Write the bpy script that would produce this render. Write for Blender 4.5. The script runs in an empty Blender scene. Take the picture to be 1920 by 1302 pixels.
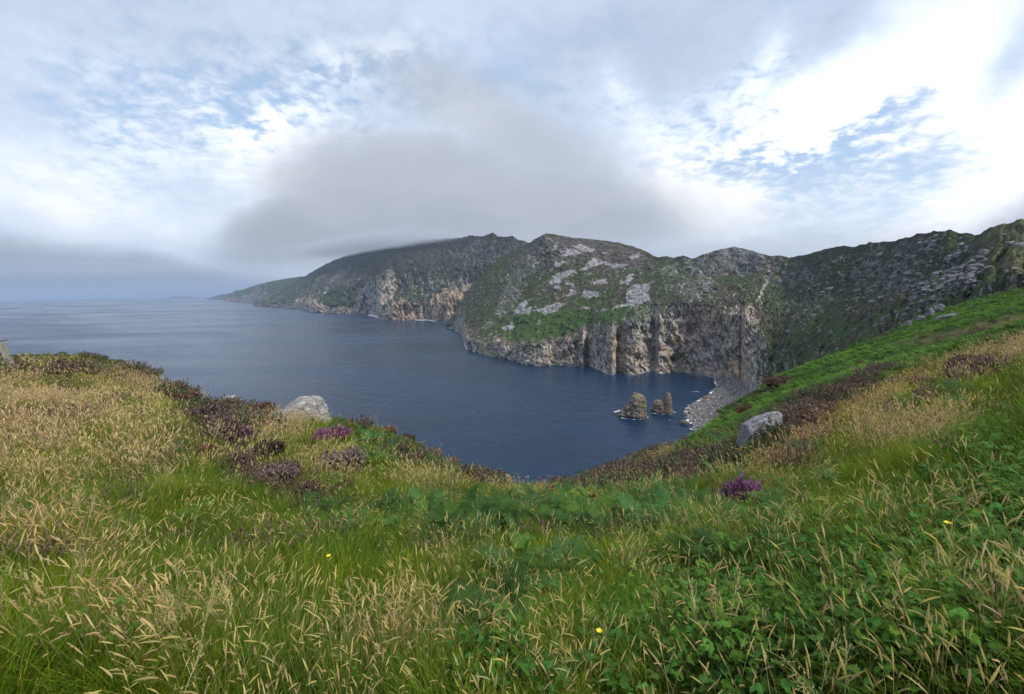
import bpy, math, random
import numpy as np
from mathutils import Vector, Matrix
random.seed(7); RNG = np.random.default_rng(7)
SC = bpy.context.scene
COL = SC.collection
R = math.radians

# ------------------------------------------------------------------ camera
EYE = 200.0                                   # metres above the sea
F = 834.0; PITCH = math.atan((651 - 543.0) / F); ROLL = R(-1.0)
fw = np.array([0, math.cos(PITCH), -math.sin(PITCH)])
rt0 = np.array([1.0, 0, 0]); up0 = np.cross(rt0, fw)
rt = math.cos(ROLL) * rt0 + math.sin(ROLL) * up0
up = -math.sin(ROLL) * rt0 + math.cos(ROLL) * up0
cd = bpy.data.cameras.new('camera'); cam = bpy.data.objects.new('camera', cd); COL.objects.link(cam)
cd.sensor_width = 36.0; cd.lens = F / 1920 * 36.0
cd.clip_start = 0.05; cd.clip_end = 200000.0
cam.matrix_world = Matrix(((rt[0], up[0], -fw[0], 0), (rt[1], up[1], -fw[1], 0), (rt[2], up[2], -fw[2], EYE), (0, 0, 0, 1)))
SC.camera = cam

# ------------------------------------------------------------------ render, exposure
SC.render.engine = 'CYCLES'
SC.view_settings.view_transform = 'Standard'; SC.view_settings.look = 'None'
SC.view_settings.exposure = 0.25; SC.view_settings.gamma = 1.0
cy = SC.cycles
cy.use_denoising = True
try: cy.denoiser = 'OPENIMAGEDENOISE'
except Exception: pass
cy.max_bounces = 5; cy.diffuse_bounces = 2; cy.glossy_bounces = 2; cy.transmission_bounces = 3
cy.transparent_max_bounces = 12; cy.volume_bounces = 3
cy.volume_step_rate = 1.0; cy.volume_max_steps = 64
cy.use_adaptive_sampling = True; cy.adaptive_threshold = 0.02

def ray(px, py):
    """direction of the photograph's pixel (1920 x 1302) in the world"""
    px = np.asarray(px, float); py = np.asarray(py, float)
    a = (px - 960)[..., None] * rt + (651 - py)[..., None] * up + F * fw
    return a / np.linalg.norm(a, axis=-1, keepdims=True)
def proj(P):
    d = P - np.array([0, 0, EYE])
    z = d @ fw; z = np.where(z < 1e-3, 1e-3, z)
    return 960 + F * (d @ rt) / z, 651 - F * (d @ up) / z
def at(px, py, Y):
    d = ray(px, py); return np.array([0, 0, EYE]) + d * (np.asarray(Y) / d[..., 1])[..., None]
def seaY(px, py):
    d = ray(px, py); return EYE / -d[..., 2] * d[..., 1]

# ------------------------------------------------------------------ node helper
class NT:
    def __init__(s, tree): s.t = tree; s.n = tree.nodes; s.l = tree.links
    def new(s, kind, **kw):
        n = s.n.new(kind)
        for k, v in kw.items(): setattr(n, k, v)
        return n
    def put(s, sock, v):
        if v is None: return
        if isinstance(v, bpy.types.NodeSocket): s.l.new(v, sock)
        else:
            if hasattr(sock.default_value, '__len__') and not hasattr(v, '__len__'): v = (v,) * len(sock.default_value)
            if hasattr(v, '__len__') and len(v) == 3 and len(sock.default_value) == 4: v = (*v, 1)
            sock.default_value = v
    def m(s, op, a, b=None, c=None, clamp=False):
        n = s.new('ShaderNodeMath', operation=op, use_clamp=clamp)
        for i, v in enumerate((a, b, c)):
            if v is not None: s.put(n.inputs[i], v)
        return n.outputs[0]
    def vm(s, op, a, b=None, scale=None):
        n = s.new('ShaderNodeVectorMath', operation=op)
        s.put(n.inputs[0], a)
        if b is not None: s.put(n.inputs[1], b)
        if scale is not None: s.put(n.inputs['Scale'], scale)
        return n.outputs['Value'] if op in ('DOT_PRODUCT', 'LENGTH', 'DISTANCE') else n.outputs[0]
    def mix(s, f, a, b, mode='MIX'):
        n = s.new('ShaderNodeMix', data_type='RGBA', blend_type=mode)
        s.put(n.inputs[0], f); s.put(n.inputs[6], a); s.put(n.inputs[7], b)
        return n.outputs[2]
    def noise(s, vec, scale, detail=4, rough=.55, dist=0.0, color=False):
        n = s.new('ShaderNodeTexNoise'); s.put(n.inputs['Vector'], vec)
        n.inputs['Scale'].default_value = scale; n.inputs['Detail'].default_value = detail
        n.inputs['Roughness'].default_value = rough; n.inputs['Distortion'].default_value = dist
        return n.outputs['Color' if color else 'Fac']
    def voro(s, vec, scale, feature='F1', out='Distance'):
        n = s.new('ShaderNodeTexVoronoi', feature=feature); s.put(n.inputs['Vector'], vec)
        n.inputs['Scale'].default_value = scale
        return n.outputs[out]
    def ss(s, v, a, b, lo=0.0, hi=1.0):
        n = s.new('ShaderNodeMapRange', interpolation_type='SMOOTHSTEP')
        s.put(n.inputs[0], v)
        n.inputs[1].default_value = a; n.inputs[2].default_value = b; n.inputs[3].default_value = lo; n.inputs[4].default_value = hi
        return n.outputs[0]
    def xyz(s, v):
        n = s.new('ShaderNodeSeparateXYZ'); s.put(n.inputs[0], v); return n.outputs
    def comb(s, x, y, z):
        n = s.new('ShaderNodeCombineXYZ')
        for i, v in enumerate((x, y, z)): s.put(n.inputs[i], v)
        return n.outputs[0]
    def attr(s, name, typ='GEOMETRY', out='Color'):
        return s.new('ShaderNodeAttribute', attribute_name=name, attribute_type=typ).outputs[out]
    def bump(s, h, strength, dist, normal=None):
        n = s.new('ShaderNodeBump'); s.put(n.inputs['Height'], h)
        n.inputs['Strength'].default_value = strength; n.inputs['Distance'].default_value = dist
        if normal is not None: s.put(n.inputs['Normal'], normal)
        return n.outputs[0]

# ------------------------------------------------------------------ sky and sun
SUN_AZ, SUN_EL = R(122), R(47)                  # azimuth to the right of the view (+Y), elevation
world = bpy.data.worlds.new('World'); SC.world = world; world.use_nodes = True
def build_world():
    t = NT(world.node_tree); t.n.clear()
    g = t.new('ShaderNodeTexCoord').outputs['Generated']
    d = t.vm('NORMALIZE', g)
    sky = t.new('ShaderNodeTexSky', sky_type='NISHITA')
    sky.sun_disc = False; sky.sun_elevation = SUN_EL; sky.sun_rotation = SUN_AZ
    sky.altitude = 200; sky.air_density = 1.0; sky.dust_density = 1.0; sky.ozone_density = 1.0
    X, Y, Z = t.xyz(d)
    zc = t.m('MAXIMUM', Z, 0.0)
    # cloud deck coordinates: the direction hits a flat layer
    q = t.vm('MULTIPLY', t.comb(t.m('DIVIDE', X, t.m('ADD', zc, .30)), t.m('DIVIDE', Y, t.m('ADD', zc, .30)), 0.0), (1, 1, 1))
    wob = t.vm('SUBTRACT', t.noise(d, 3.0, 5, .6, color=True), (.5, .5, .5))
    dw = t.vm('ADD', d, t.vm('SCALE', wob, scale=.20))
    dw2 = t.vm('ADD', t.vm('ADD', d, t.vm('SCALE', wob, scale=.06)), t.vm('SCALE', t.vm('SUBTRACT', t.noise(d, 9.0, 6, .62, color=True), (.5, .5, .5)), scale=.055))
    def blob(px, py, rx, ry, ang=0, vec=None, p=1.0):
        D = ray(px, py); a = R(ang)
        tx = ray(px + 1, py) - D; ty = ray(px, py + 1) - D
        Tx = math.cos(a) * tx + math.sin(a) * ty; Ty = -math.sin(a) * tx + math.cos(a) * ty
        Tx -= D * (Tx @ D); Ty -= D * (Ty @ D)
        Ax = Tx / (Tx @ Tx) / rx; Ay = Ty / (Ty @ Ty) / ry
        vec = dw if vec is None else vec
        u = t.vm('DOT_PRODUCT', vec, tuple(Ax)); v = t.vm('DOT_PRODUCT', vec, tuple(Ay))
        s = t.m('MULTIPLY_ADD', u, u, t.m('MULTIPLY', v, v))
        if p != 1.0: s = t.m('POWER', s, p)
        return t.m('EXPONENT', t.m('MULTIPLY', s, -1.0))
    def total(items, vec=None):
        acc = 0.0
        for it in items:
            b = blob(*it[:5], vec=vec)
            acc = t.m('MULTIPLY_ADD', b, it[5], acc)
        return acc
    nbig = t.noise(q, 1.7, 7, .58, .2)
    nsm = t.noise(q, 15.0, 5, .62, .2)
    vor = t.voro(t.vm('ADD', q, t.vm('SCALE', t.vm('SUBTRACT', t.noise(q, 9.0, 3, .5, color=True), (.5, .5, .5)), scale=.10)), 27.0, 'F1')
    puff = t.m('SUBTRACT', 1.0, vor)
    # --- blue
    blue = t.vm('SCALE', sky.outputs[0], scale=0.10)
    blue = t.mix(.5, t.vm('SCALE', blue, scale=1.3), (.50, .66, .87))
    # --- how thick the mottled cloud is
    clear = total([(430, 170, 200, 90, -10, .42), (210, 230, 120, 80, 20, .18), (600, 150, 160, 80, -20, .24), (790, 150, 120, 60, 0, .30), (980, 130, 90, 60, 20, .2),
                   (1490, 325, 180, 55, 12, .60), (1630, 240, 95, 35, -20, .50), (1380, 210, 120, 100, -50, .32), (1560, 380, 140, 45, 0, .25), (1020, 50, 200, 60, 0, .12),
                   (90, 330, 200, 60, 10, .12)])
    mot = t.m('ADD', total([(430, 200, 230, 120, 0, .9), (200, 230, 140, 90, 20, .7), (640, 160, 170, 100, -20, .9), (1500, 250, 190, 110, 20, 1.0), (1150, 190, 120, 60, 20, .5), (480, 300, 160, 50, 0, .4), (1420, 120, 80, 90, 0, .6)]), .16, clamp=True)
    dens = t.m('ADD', t.m('MULTIPLY', nbig, 1.15), t.m('MULTIPLY', t.m('MULTIPLY', puff, .45), mot))
    dens = t.m('ADD', dens, t.m('MULTIPLY', t.m('MULTIPLY', t.m('SUBTRACT', nsm, .5), 1.7), mot))
    dens = t.m('ADD', dens, .17)
    dens = t.m('SUBTRACT', dens, clear)
    amt = t.ss(dens, .22, .80)
    # --- cloud colour: pale grey to white
    bright = total([(520, 210, 90, 40, -25, .30), (620, 330, 120, 50, -30, .25), (1500, 200, 60, 60, 30, .35), (120, 300, 200, 60, 0, .22), (1680, 140, 170, 210, 20, .75), (1500, 230, 110, 90, 0, .35), (1280, 330, 150, 90, 35, .62), (1330, 400, 130, 50, 15, .45), (1700, 380, 220, 110, 0, .5), (1540, 250, 60, 40, 0, .4),
                    (1850, 300, 120, 160, 0, .5), (250, 260, 120, 45, 10, .18), (520, 250, 140, 60, 0, .32), (160, 390, 260, 50, 0, .42), (480, 330, 120, 40, 0, .25),
                    (880, 215, 60, 40, 0, .35), (670, 110, 90, 40, -20, .25), (1420, 90, 40, 80, 15, .45), (1150, 150, 60, 60, 30, .3), (60, 330, 150, 60, 0, .15)])
    dark = total([(1200, 80, 210, 110, 0, .30), (1560, 60, 110, 90, 25, .35), (1915, 110, 70, 130, 0, .45), (300, 30, 500, 70, 0, .14), (900, 30, 300, 80, 0, .05),
                  (1100, 250, 130, 60, 25, .1)])
    tex = t.m('ADD', t.m('MULTIPLY', t.m('MULTIPLY', t.m('SUBTRACT', nsm, .5), .95), mot), t.m('MULTIPLY', t.m('SUBTRACT', nbig, .5), .55))
    lum = t.m('ADD', t.m('SUBTRACT', t.m('ADD', bright, tex), dark), .28, clamp=True)
    cr = t.new('ShaderNodeValToRGB'); t.put(cr.inputs[0], lum)
    e = cr.color_ramp.elements
    e[0].position = 0; e[0].color = (.46, .54, .67, 1)
    e[1].position = 1; e[1].color = (1.10, 1.11, 1.13, 1)
    for p, c in ((.28, (.54, .635, .79)), (.55, (.76, .84, .95)), (.8, (.95, .97, 1.01))):
        x = e.new(p); x.color = (*c, 1)
    col = t.mix(amt, blue, cr.outputs[0])
    # --- near-horizon veil
    hv = t.ss(Z, .0, .30, 1.0, 0.0)
    col = t.mix(t.m('MULTIPLY', hv, .35), col, (.66, .71, .78))
    # --- grey cap cloud over the summit, its long tail to both sides
    cap = t.m('MAXIMUM', t.m('MAXIMUM', blob(800, 378, 270, 130, 0, dw2, 4.5), blob(705, 385, 300, 92, -24, dw2, 4.5)), blob(1000, 385, 330, 105, 8, dw2, 2.0))
    cap = t.m('MAXIMUM', cap, t.m('MULTIPLY', blob(985, 265, 290, 70, 24, dw2, 1.7), .85))
    cap = t.m('MAXIMUM', cap, t.m('MULTIPLY', blob(1300, 478, 420, 30, 1, dw2, 1.5), .55))
    cap = t.m('MAXIMUM', cap, t.m('MULTIPLY', blob(1920, 440, 170, 60, -22, dw2, 1.5), .75))
    cap = t.m('MAXIMUM', cap, blob(120, 515, 620, 62, 0, dw2, 3.0))
    capn = t.noise(t.vm('MULTIPLY', d, (1, 1, 3)), 4.2, 6, .55)
    low = t.ss(Z, .02, .34)
    ccol = t.mix(low, (.325, .35, .405), (.44, .475, .54))
    ccol = t.mix(t.m('MULTIPLY', t.ss(capn, .38, .68), .6), ccol, (.45, .475, .52))
    bands = t.noise(t.vm('MULTIPLY', d, (.6, .6, 26)), 1.6, 3, .5)
    leftm = t.m('MULTIPLY', t.ss(X, -.75, -.25, 1, 0), t.ss(Z, .02, .16, 1, 0))
    bcol = t.mix(t.ss(bands, .35, .65), (.25, .31, .41), (.39, .45, .55))
    ccol = t.mix(t.m('MULTIPLY', leftm, .8), ccol, bcol)
    col = t.mix(t.m('MULTIPLY', cap, .94), col, ccol)
    # below the horizon (only seen by light): sea grey
    col = t.mix(t.ss(Z, -.06, -.01, 1, 0), col, (.10, .13, .17))
    bg = t.new('ShaderNodeBackground'); t.put(bg.inputs[0], col); bg.inputs[1].default_value = 1.0
    out = t.new('ShaderNodeOutputWorld'); t.l.new(bg.outputs[0], out.inputs[0])
build_world()
world.cycles.sampling_method = 'MANUAL'; world.cycles.sample_map_resolution = 512

sl = bpy.data.lights.new('sun', 'SUN'); sl.energy = 3.0; sl.angle = R(9); sl.color = (1, .95, .87)
so = bpy.data.objects.new('sun', sl); COL.objects.link(so)
sdir = Vector((math.sin(SUN_AZ) * math.cos(SUN_EL), math.cos(SUN_AZ) * math.cos(SUN_EL), math.sin(SUN_EL)))
so.rotation_euler = (-sdir).to_track_quat('-Z', 'Y').to_euler(); so.location = (0, 0, 900)

# ------------------------------------------------------------------ numpy noise
_P = np.random.default_rng(3).permutation(256).astype(np.int32); _P = np.concatenate([_P, _P, _P])
_G = np.random.default_rng(4).normal(size=(256, 3)).astype(np.float32); _G /= np.linalg.norm(_G, axis=1, keepdims=True)
def perlin(x, y, z):
    x, y, z = (np.asarray(a, np.float32) for a in np.broadcast_arrays(x, y, z))
    xi, yi, zi = (np.floor(a).astype(np.int32) for a in (x, y, z))
    fx, fy, fz = x - xi, y - yi, z - zi
    xi &= 255; yi &= 255; zi &= 255
    u, v, w = (a * a * a * (a * (a * 6 - 15) + 10) for a in (fx, fy, fz))
    r = 0
    for dx in (0, 1):
        wx = u if dx else 1 - u
        for dy in (0, 1):
            wy = v if dy else 1 - v
            for dz in (0, 1):
                wz = w if dz else 1 - w
                g = _G[_P[_P[_P[xi + dx] + yi + dy] + zi + dz]]
                r = r + wx * wy * wz * (g[..., 0] * (fx - dx) + g[..., 1] * (fy - dy) + g[..., 2] * (fz - dz))
    return r * 1.5
def fbm(x, y, z, o=4, gain=.5):
    a, s, r = 1.0, 1.0, 0
    for i in range(o):
        r = r + a * perlin(x * s + 17.3 * i, y * s + 5.1 * i, z * s - 9.7 * i); a *= gain; s *= 2.03
    return r
def ridged(x, y, z, o=4, gain=.5):
    a, s, r, n = 1.0, 1.0, 0, 0
    for i in range(o):
        r = r + a * (1 - 2 * np.abs(perlin(x * s + 11.3 * i, y * s + 7.1 * i, z * s - 3.7 * i))); n += a; a *= gain; s *= 2.1
    return r / n
def sstep(x, a, b):
    t = np.clip((x - a) / (b - a), 0, 1); return t * t * (3 - 2 * t)
def inpoly(x, y, poly):
    c = np.zeros(x.shape, bool); n = len(poly)
    for i in range(n):
        x0, y0 = poly[i]; x1, y1 = poly[(i + 1) % n]
        if y0 == y1: continue
        c ^= ((y0 > y) != (y1 > y)) & (x < (x1 - x0) * (y - y0) / (y1 - y0) + x0)
    return c
def lerp(a, b, t): return a + (b - a) * t

# ------------------------------------------------------------------ object helpers
def tag(o, label=None, cat=None, group=None, kind=None):
    if label: o['label'] = label
    if cat: o['category'] = cat
    if group: o['group'] = group
    if kind: o['kind'] = kind
    return o
def mesh(name, V, Fc, mat=None, col=None, smooth=True, tris=None):
    me = bpy.data.meshes.new(name)
    V = np.asarray(V, np.float32)
    if isinstance(Fc, np.ndarray):
        k = Fc.shape[1]; n = len(Fc)
        me.vertices.add(len(V)); me.vertices.foreach_set('co', V.ravel())
        me.loops.add(n * k); me.loops.foreach_set('vertex_index', Fc.astype(np.int32).ravel())
        me.polygons.add(n); me.polygons.foreach_set('loop_start', np.arange(0, n * k, k, dtype=np.int32))
        me.update(calc_edges=True)
    else:
        me.from_pydata(V.tolist(), [], Fc)
    if smooth: me.polygons.foreach_set('use_smooth', np.ones(len(me.polygons), bool))
    if col is not None:
        a = me.color_attributes.new('Col', 'FLOAT_COLOR', 'POINT')
        c = np.ones((len(V), 4), np.float32); c[:, :3] = col
        a.data.foreach_set('color', c.ravel())
    if mat: me.materials.append(mat)
    me.validate()
    return me
def obj(name, me, parent=None, loc=None, rot=None, scl=None):
    o = bpy.data.objects.new(name, me); COL.objects.link(o)
    if parent: o.parent = parent
    if loc is not None: o.location = loc
    if rot is not None: o.rotation_euler = rot
    if scl is not None: o.scale = scl if hasattr(scl, '__len__') else (scl,) * 3
    return o
def empty(name, loc, rz=0.0, scl=1.0):
    return obj(name, None, None, loc, (0, 0, rz), scl)
def gridfaces(nr, nc, wrap=False):
    i = np.arange(nr - 1)[:, None]; j = np.arange(nc if wrap else nc - 1)[None, :]
    a = i * nc + j; b = i * nc + (j + 1) % nc; c = a + nc; d = b + nc
    return np.stack([a, b, d, c], -1).reshape(-1, 4)
def mat(name):
    m = bpy.data.materials.new(name); m.use_nodes = True
    t = NT(m.node_tree); b = t.n['Principled BSDF']
    return m, t, b

# ------------------------------------------------------------------ materials
def terrain_mat(name, fine, bump_d, rough=.95, strength=.7):
    m, t, b = mat(name)
    pos = t.new('ShaderNodeNewGeometry').outputs['Position']
    n1 = t.noise(pos, fine, 6, .62); n2 = t.noise(pos, fine * 5.3, 4, .6)
    k = t.m('ADD', t.m('MULTIPLY', n1, 1.0), t.m('MULTIPLY', n2, .7))
    c = t.vm('SCALE', t.attr('Col'), scale=t.ss(k, .48, 1.22, .38, 1.75))
    t.put(b.inputs['Base Color'], c); b.inputs['Roughness'].default_value = rough
    b.inputs['Specular IOR Level'].default_value = .15
    t.put(b.inputs['Normal'], t.bump(k, strength, bump_d))
    return m
M_CLIFF = terrain_mat('cliff_rock_and_turf', .06, 9.0)
M_FARCLIFF = terrain_mat('far_cliff_rock', .02, 22.0)
M_SOIL = terrain_mat('hill_soil', 3.0, .12)
M_BEACH = terrain_mat('beach_shingle', .8, .8)

def rock_mat(name, c1, c2, c3, s=1.0, bd=.05, lichen=.5):
    m, t, b = mat(name)
    pos = t.new('ShaderNodeTexCoord').outputs['Object']
    n1 = t.noise(pos, 1.3 * s, 6, .65, .4); n2 = t.noise(pos, 9 * s, 5, .7); n3 = t.noise(pos, 3.1 * s, 5, .6)
    st = t.noise(t.vm('MULTIPLY', pos, (1.0, 1.0, 5.0)), 2.0 * s, 4, .6, .3)
    vo = t.voro(t.vm('ADD', pos, t.vm('SCALE', t.noise(pos, 2 * s, 3, color=True), scale=.5 / s)), 1.6 * s, 'DISTANCE_TO_EDGE')
    c = t.mix(t.ss(n1, .35, .65), c1, c2)
    c = t.mix(t.m('MULTIPLY', t.ss(n3, .52, .62), lichen), c, c3)
    c = t.mix(t.m('MULTIPLY', t.ss(n2, .45, .75), .45), c, tuple(x * .45 for x in c1))
    crack = t.ss(vo, .0, .03, 1, 0)
    c = t.mix(t.m('MULTIPLY', crack, .7), c, tuple(x * .2 for x in c1))
    t.put(b.inputs['Base Color'], c); b.inputs['Roughness'].default_value = .92
    b.inputs['Specular IOR Level'].default_value = .2
    h = t.m('ADD', t.m('ADD', t.m('MULTIPLY', n2, .5), st), t.m('MULTIPLY', crack, -.6))
    t.put(b.inputs['Normal'], t.bump(h, .9, bd))
    return m
M_BOULDER = rock_mat('lichened_boulder', (.36, .34, .31), (.24, .23, .215), (.62, .61, .57), 1.3, .10, .55)
M_GREYBOULDER = rock_mat('grey_boulder', (.22, .215, .22), (.33, .32, .32), (.5, .5, .5), 2.6, .06, .5)
M_SLOPEROCK = rock_mat('slope_rock', (.15, .15, .155), (.23, .225, .22), (.36, .355, .34), .5, .3, .5)
M_STACK = rock_mat('sea_stack_rock', (.17, .14, .115), (.27, .22, .175), (.36, .31, .24), .09, 2.0, .4)
M_SHINGLE = rock_mat('shingle_stone', (.24, .225, .215), (.34, .32, .30), (.42, .40, .38), .4, .4, .5)
M_WALLSTONE = rock_mat('wall_stone', (.20, .18, .15), (.30, .27, .23), (.4, .38, .33), 4, .02, .5)

def tide_band(m):
    t = NT(m.node_tree); b = t.n['Principled BSDF']; src = b.inputs['Base Color'].links[0].from_socket
    z = t.xyz(t.new('ShaderNodeNewGeometry').outputs['Position'])[2]
    n = t.noise(t.new('ShaderNodeNewGeometry').outputs['Position'], .25, 4)
    t.put(b.inputs['Base Color'], t.mix(t.ss(t.m('ADD', z, t.m('MULTIPLY', n, -5.0)), -1.0, 2.0, .75, 0), src, (.030, .028, .024)))
tide_band(M_STACK)
# shingle takes each stone's own tone
_t = NT(M_SHINGLE.node_tree); _b = _t.n['Principled BSDF']; _s = _b.inputs['Base Color'].links[0].from_socket
_t.put(_b.inputs['Base Color'], _t.mix(1.0, _s, _t.attr('tint', 'INSTANCER'), 'MULTIPLY'))

def plant_mat(name, trans=.28, rough=.65, spec=.12):
    m, t, b = mat(name)
    col = t.attr('Col'); tint = t.attr('tint', 'INSTANCER')
    c = t.mix(1.0, col, tint, 'MULTIPLY')
    t.put(b.inputs['Base Color'], c); b.inputs['Roughness'].default_value = rough
    b.inputs['Specular IOR Level'].default_value = spec
    tr = t.new('ShaderNodeBsdfTranslucent'); t.put(tr.inputs[0], t.vm('SCALE', c, scale=1.3))
    mx = t.new('ShaderNodeMixShader'); mx.inputs[0].default_value = trans
    t.l.new(b.outputs[0], mx.inputs[1]); t.l.new(tr.outputs[0], mx.inputs[2])
    t.l.new(mx.outputs[0], t.n['Material Output'].inputs['Surface'])
    return m
M_PLANT = plant_mat('plant')
def own_mat(name, trans=.2):
    """plants that are objects of their own: colour from the mesh and the object's colour"""
    m, t, b = mat(name)
    col = t.attr('Col'); oc = t.new('ShaderNodeObjectInfo').outputs['Color']
    c = t.mix(1.0, col, oc, 'MULTIPLY')
    t.put(b.inputs['Base Color'], c); b.inputs['Roughness'].default_value = .75
    b.inputs['Specular IOR Level'].default_value = .15
    tr = t.new('ShaderNodeBsdfTranslucent'); t.put(tr.inputs[0], c)
    mx = t.new('ShaderNodeMixShader'); mx.inputs[0].default_value = trans
    t.l.new(b.outputs[0], mx.inputs[1]); t.l.new(tr.outputs[0], mx.inputs[2])
    t.l.new(mx.outputs[0], t.n['Material Output'].inputs['Surface'])
    return m
M_BUSH = own_mat('bush')

# ================================================================== THE SEA
def build_sea():
    rr = np.concatenate([[0.0], np.geomspace(60, 60000, 90)]); th = np.linspace(0, 2 * np.pi, 181)[:-1]
    V = np.stack([rr[:, None] * np.cos(th), rr[:, None] * np.sin(th), np.zeros((len(rr), len(th)))], -1).reshape(-1, 3)
    m, t, b = mat('sea_water')
    pos = t.new('ShaderNodeNewGeometry').outputs['Position']
    p2 = t.vm('MULTIPLY', pos, (1, 1, 0))
    rotn = t.new('ShaderNodeVectorRotate', rotation_type='Z_AXIS'); t.put(rotn.inputs['Vector'], p2); rotn.inputs['Angle'].default_value = R(32)
    pr = rotn.outputs[0]
    swell = t.noise(t.vm('MULTIPLY', pr, (.35, 1, 1)), .055, 4, .55, .3)
    chop = t.noise(t.vm('MULTIPLY', pr, (.5, 1, 1)), .22, 4, .62, .2)
    big = t.noise(t.vm('MULTIPLY', pr, (.3, 1, 1)), .0011, 5, .6, .6)
    big2 = t.noise(t.vm('MULTIPLY', p2, (.22, 1, 1)), .0035, 4, .55, .4)
    h = t.m('ADD', t.m('MULTIPLY', swell, 1.9), t.m('MULTIPLY', chop, .8))
    t.put(b.inputs['Normal'], t.bump(h, .8, 1.4))
    streak = t.ss(t.m('ADD', t.m('MULTIPLY', big, .6), t.m('MULTIPLY', big2, .4)), .38, .62)
    c = t.mix(streak, (.003, .015, .038), (.010, .034, .074))
    # foam flecks of breaking wavelets
    ce = t.voro(t.vm('ADD', p2, t.vm('SCALE', t.noise(p2, .02, 3, color=True), scale=60)), .022)
    fm = t.m('MULTIPLY', t.ss(ce, .02, .05, 1, 0), t.ss(t.noise(p2, .006, 3), .45, .6))
    ce2 = t.voro(t.vm('MULTIPLY', pr, (.6, 1, 1)), .05)
    fm = t.m('MAXIMUM', fm, t.m('MULTIPLY', t.m('MULTIPLY', t.ss(ce2, .02, .06, 1, 0), t.ss(t.noise(p2, .011, 3), .55, .66)), .5))
    c = t.mix(t.m('MULTIPLY', fm, .85), c, (.65, .68, .70))
    t.put(b.inputs['Base Color'], c)
    t.put(b.inputs['Roughness'], t.m('ADD', t.m('ADD', t.m('MULTIPLY', streak, .22), .14), t.m('MULTIPLY', fm, .5)))
    b.inputs['IOR'].default_value = 1.333; b.inputs['Specular IOR Level'].default_value = .36
    o = obj('sea', mesh('sea', V, gridfaces(len(rr), len(th), True), m)); tag(o, kind='structure')
build_sea()

# ================================================================== CLIFF SHEETS
def tab(pts, x):
    p = np.array(pts, float); return [np.interp(x, p[:, 0], p[:, i]) for i in range(1, p.shape[1])]
def normals(P):
    du = np.gradient(P, axis=1); dv = np.gradient(P, axis=0)
    n = np.cross(du, dv); n /= np.linalg.norm(n, axis=-1, keepdims=True) + 1e-9
    n[n[..., 2] < 0] *= -1
    return n
def sheet(x, lines, rows, amp, lam, seed, shear=0.0, ragged=0.0):
    """lines: list of (py(x), Y(x)) arrays from the foot of the land to the crest; returns points, pixels"""
    ys = [l[0] for l in lines]; Ys = [l[1] for l in lines]
    PY, YY, AA = [], [], []
    for k in range(len(lines) - 1):
        tt = np.linspace(0, 1, rows[k], endpoint=(k == len(lines) - 2))[:, None]
        PY.append(ys[k] + (ys[k + 1] - ys[k]) * tt)
        YY.append(Ys[k] + (Ys[k + 1] - Ys[k]) * tt)
        AA.append(np.broadcast_to(lerp(amp[k], amp[k + 1], tt), (len(tt), len(x))))
    PY = np.concatenate(PY); YY = np.concatenate(YY); AA = np.concatenate(AA).copy()
    # soften the corners between the lines
    for _ in range(10):
        YY[1:-1] = .25 * YY[:-2] + .5 * YY[1:-1] + .25 * YY[2:]
    PX = np.broadcast_to(x, PY.shape)
    P = at(PX, PY, YY)
    out = P[..., :2] / np.linalg.norm(P[..., :2], axis=-1, keepdims=True)
    s = np.arctan2(P[..., 0], P[..., 1]) * Ys[0].mean() * 1.0 + shear * P[..., 2]
    z = P[..., 2]; z_ = z; l = lam
    s = s + l * .38 * fbm(s / (l * 1.9), z_ / (l * 1.3), seed + 21.0 + P[..., 1] / (l * 5), 3, .55)
    rg = ridged(s / l, z / (l * 3.6), P[..., 1] / (l * 6) + seed, 5, .52)
    fb = fbm(s / (l * .33), z / (l * .75), seed + 3.3 + P[..., 1] / l, 4, .55)
    big = fbm(s / (l * 3.3), z / (l * 7), seed + 8.1, 2)
    fh = fbm(s / (l * .12), z / (l * .22), seed + 13.3 + P[..., 1] / l, 4, .6)
    led = ridged((z + .45 * s) / (l * .30), s / (l * 2.2), seed + P[..., 1] / (l * 4), 3, .6)
    d = AA * (1.25 * rg + .8 * fb + 1.35 * big + .30 * fh + .28 * led)
    P = P.copy()
    P[..., :2] -= out * d[..., None]
    P[..., 2] += AA * .22 * fb * sstep(z, 2, 30) + ragged * AA * .35 * fbm(s / (l * .5), z * 0 + seed, P[..., 1] / l, 4)
    return P, PX, PY, rg, fb, z
def back(P, k1=1.25, dz=.35, n=5):
    """the far side of the crest, falling away behind"""
    last = P[-1]; rows = []
    for i in range(1, n + 1):
        f = i / n; q = last.copy(); q[:, :2] *= 1 + (k1 - 1) * f
        h = last[:, 2]; q[:, 2] = h - (h * dz) * f ** 1.3
        rows.append(q)
    return np.stack(rows)

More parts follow.
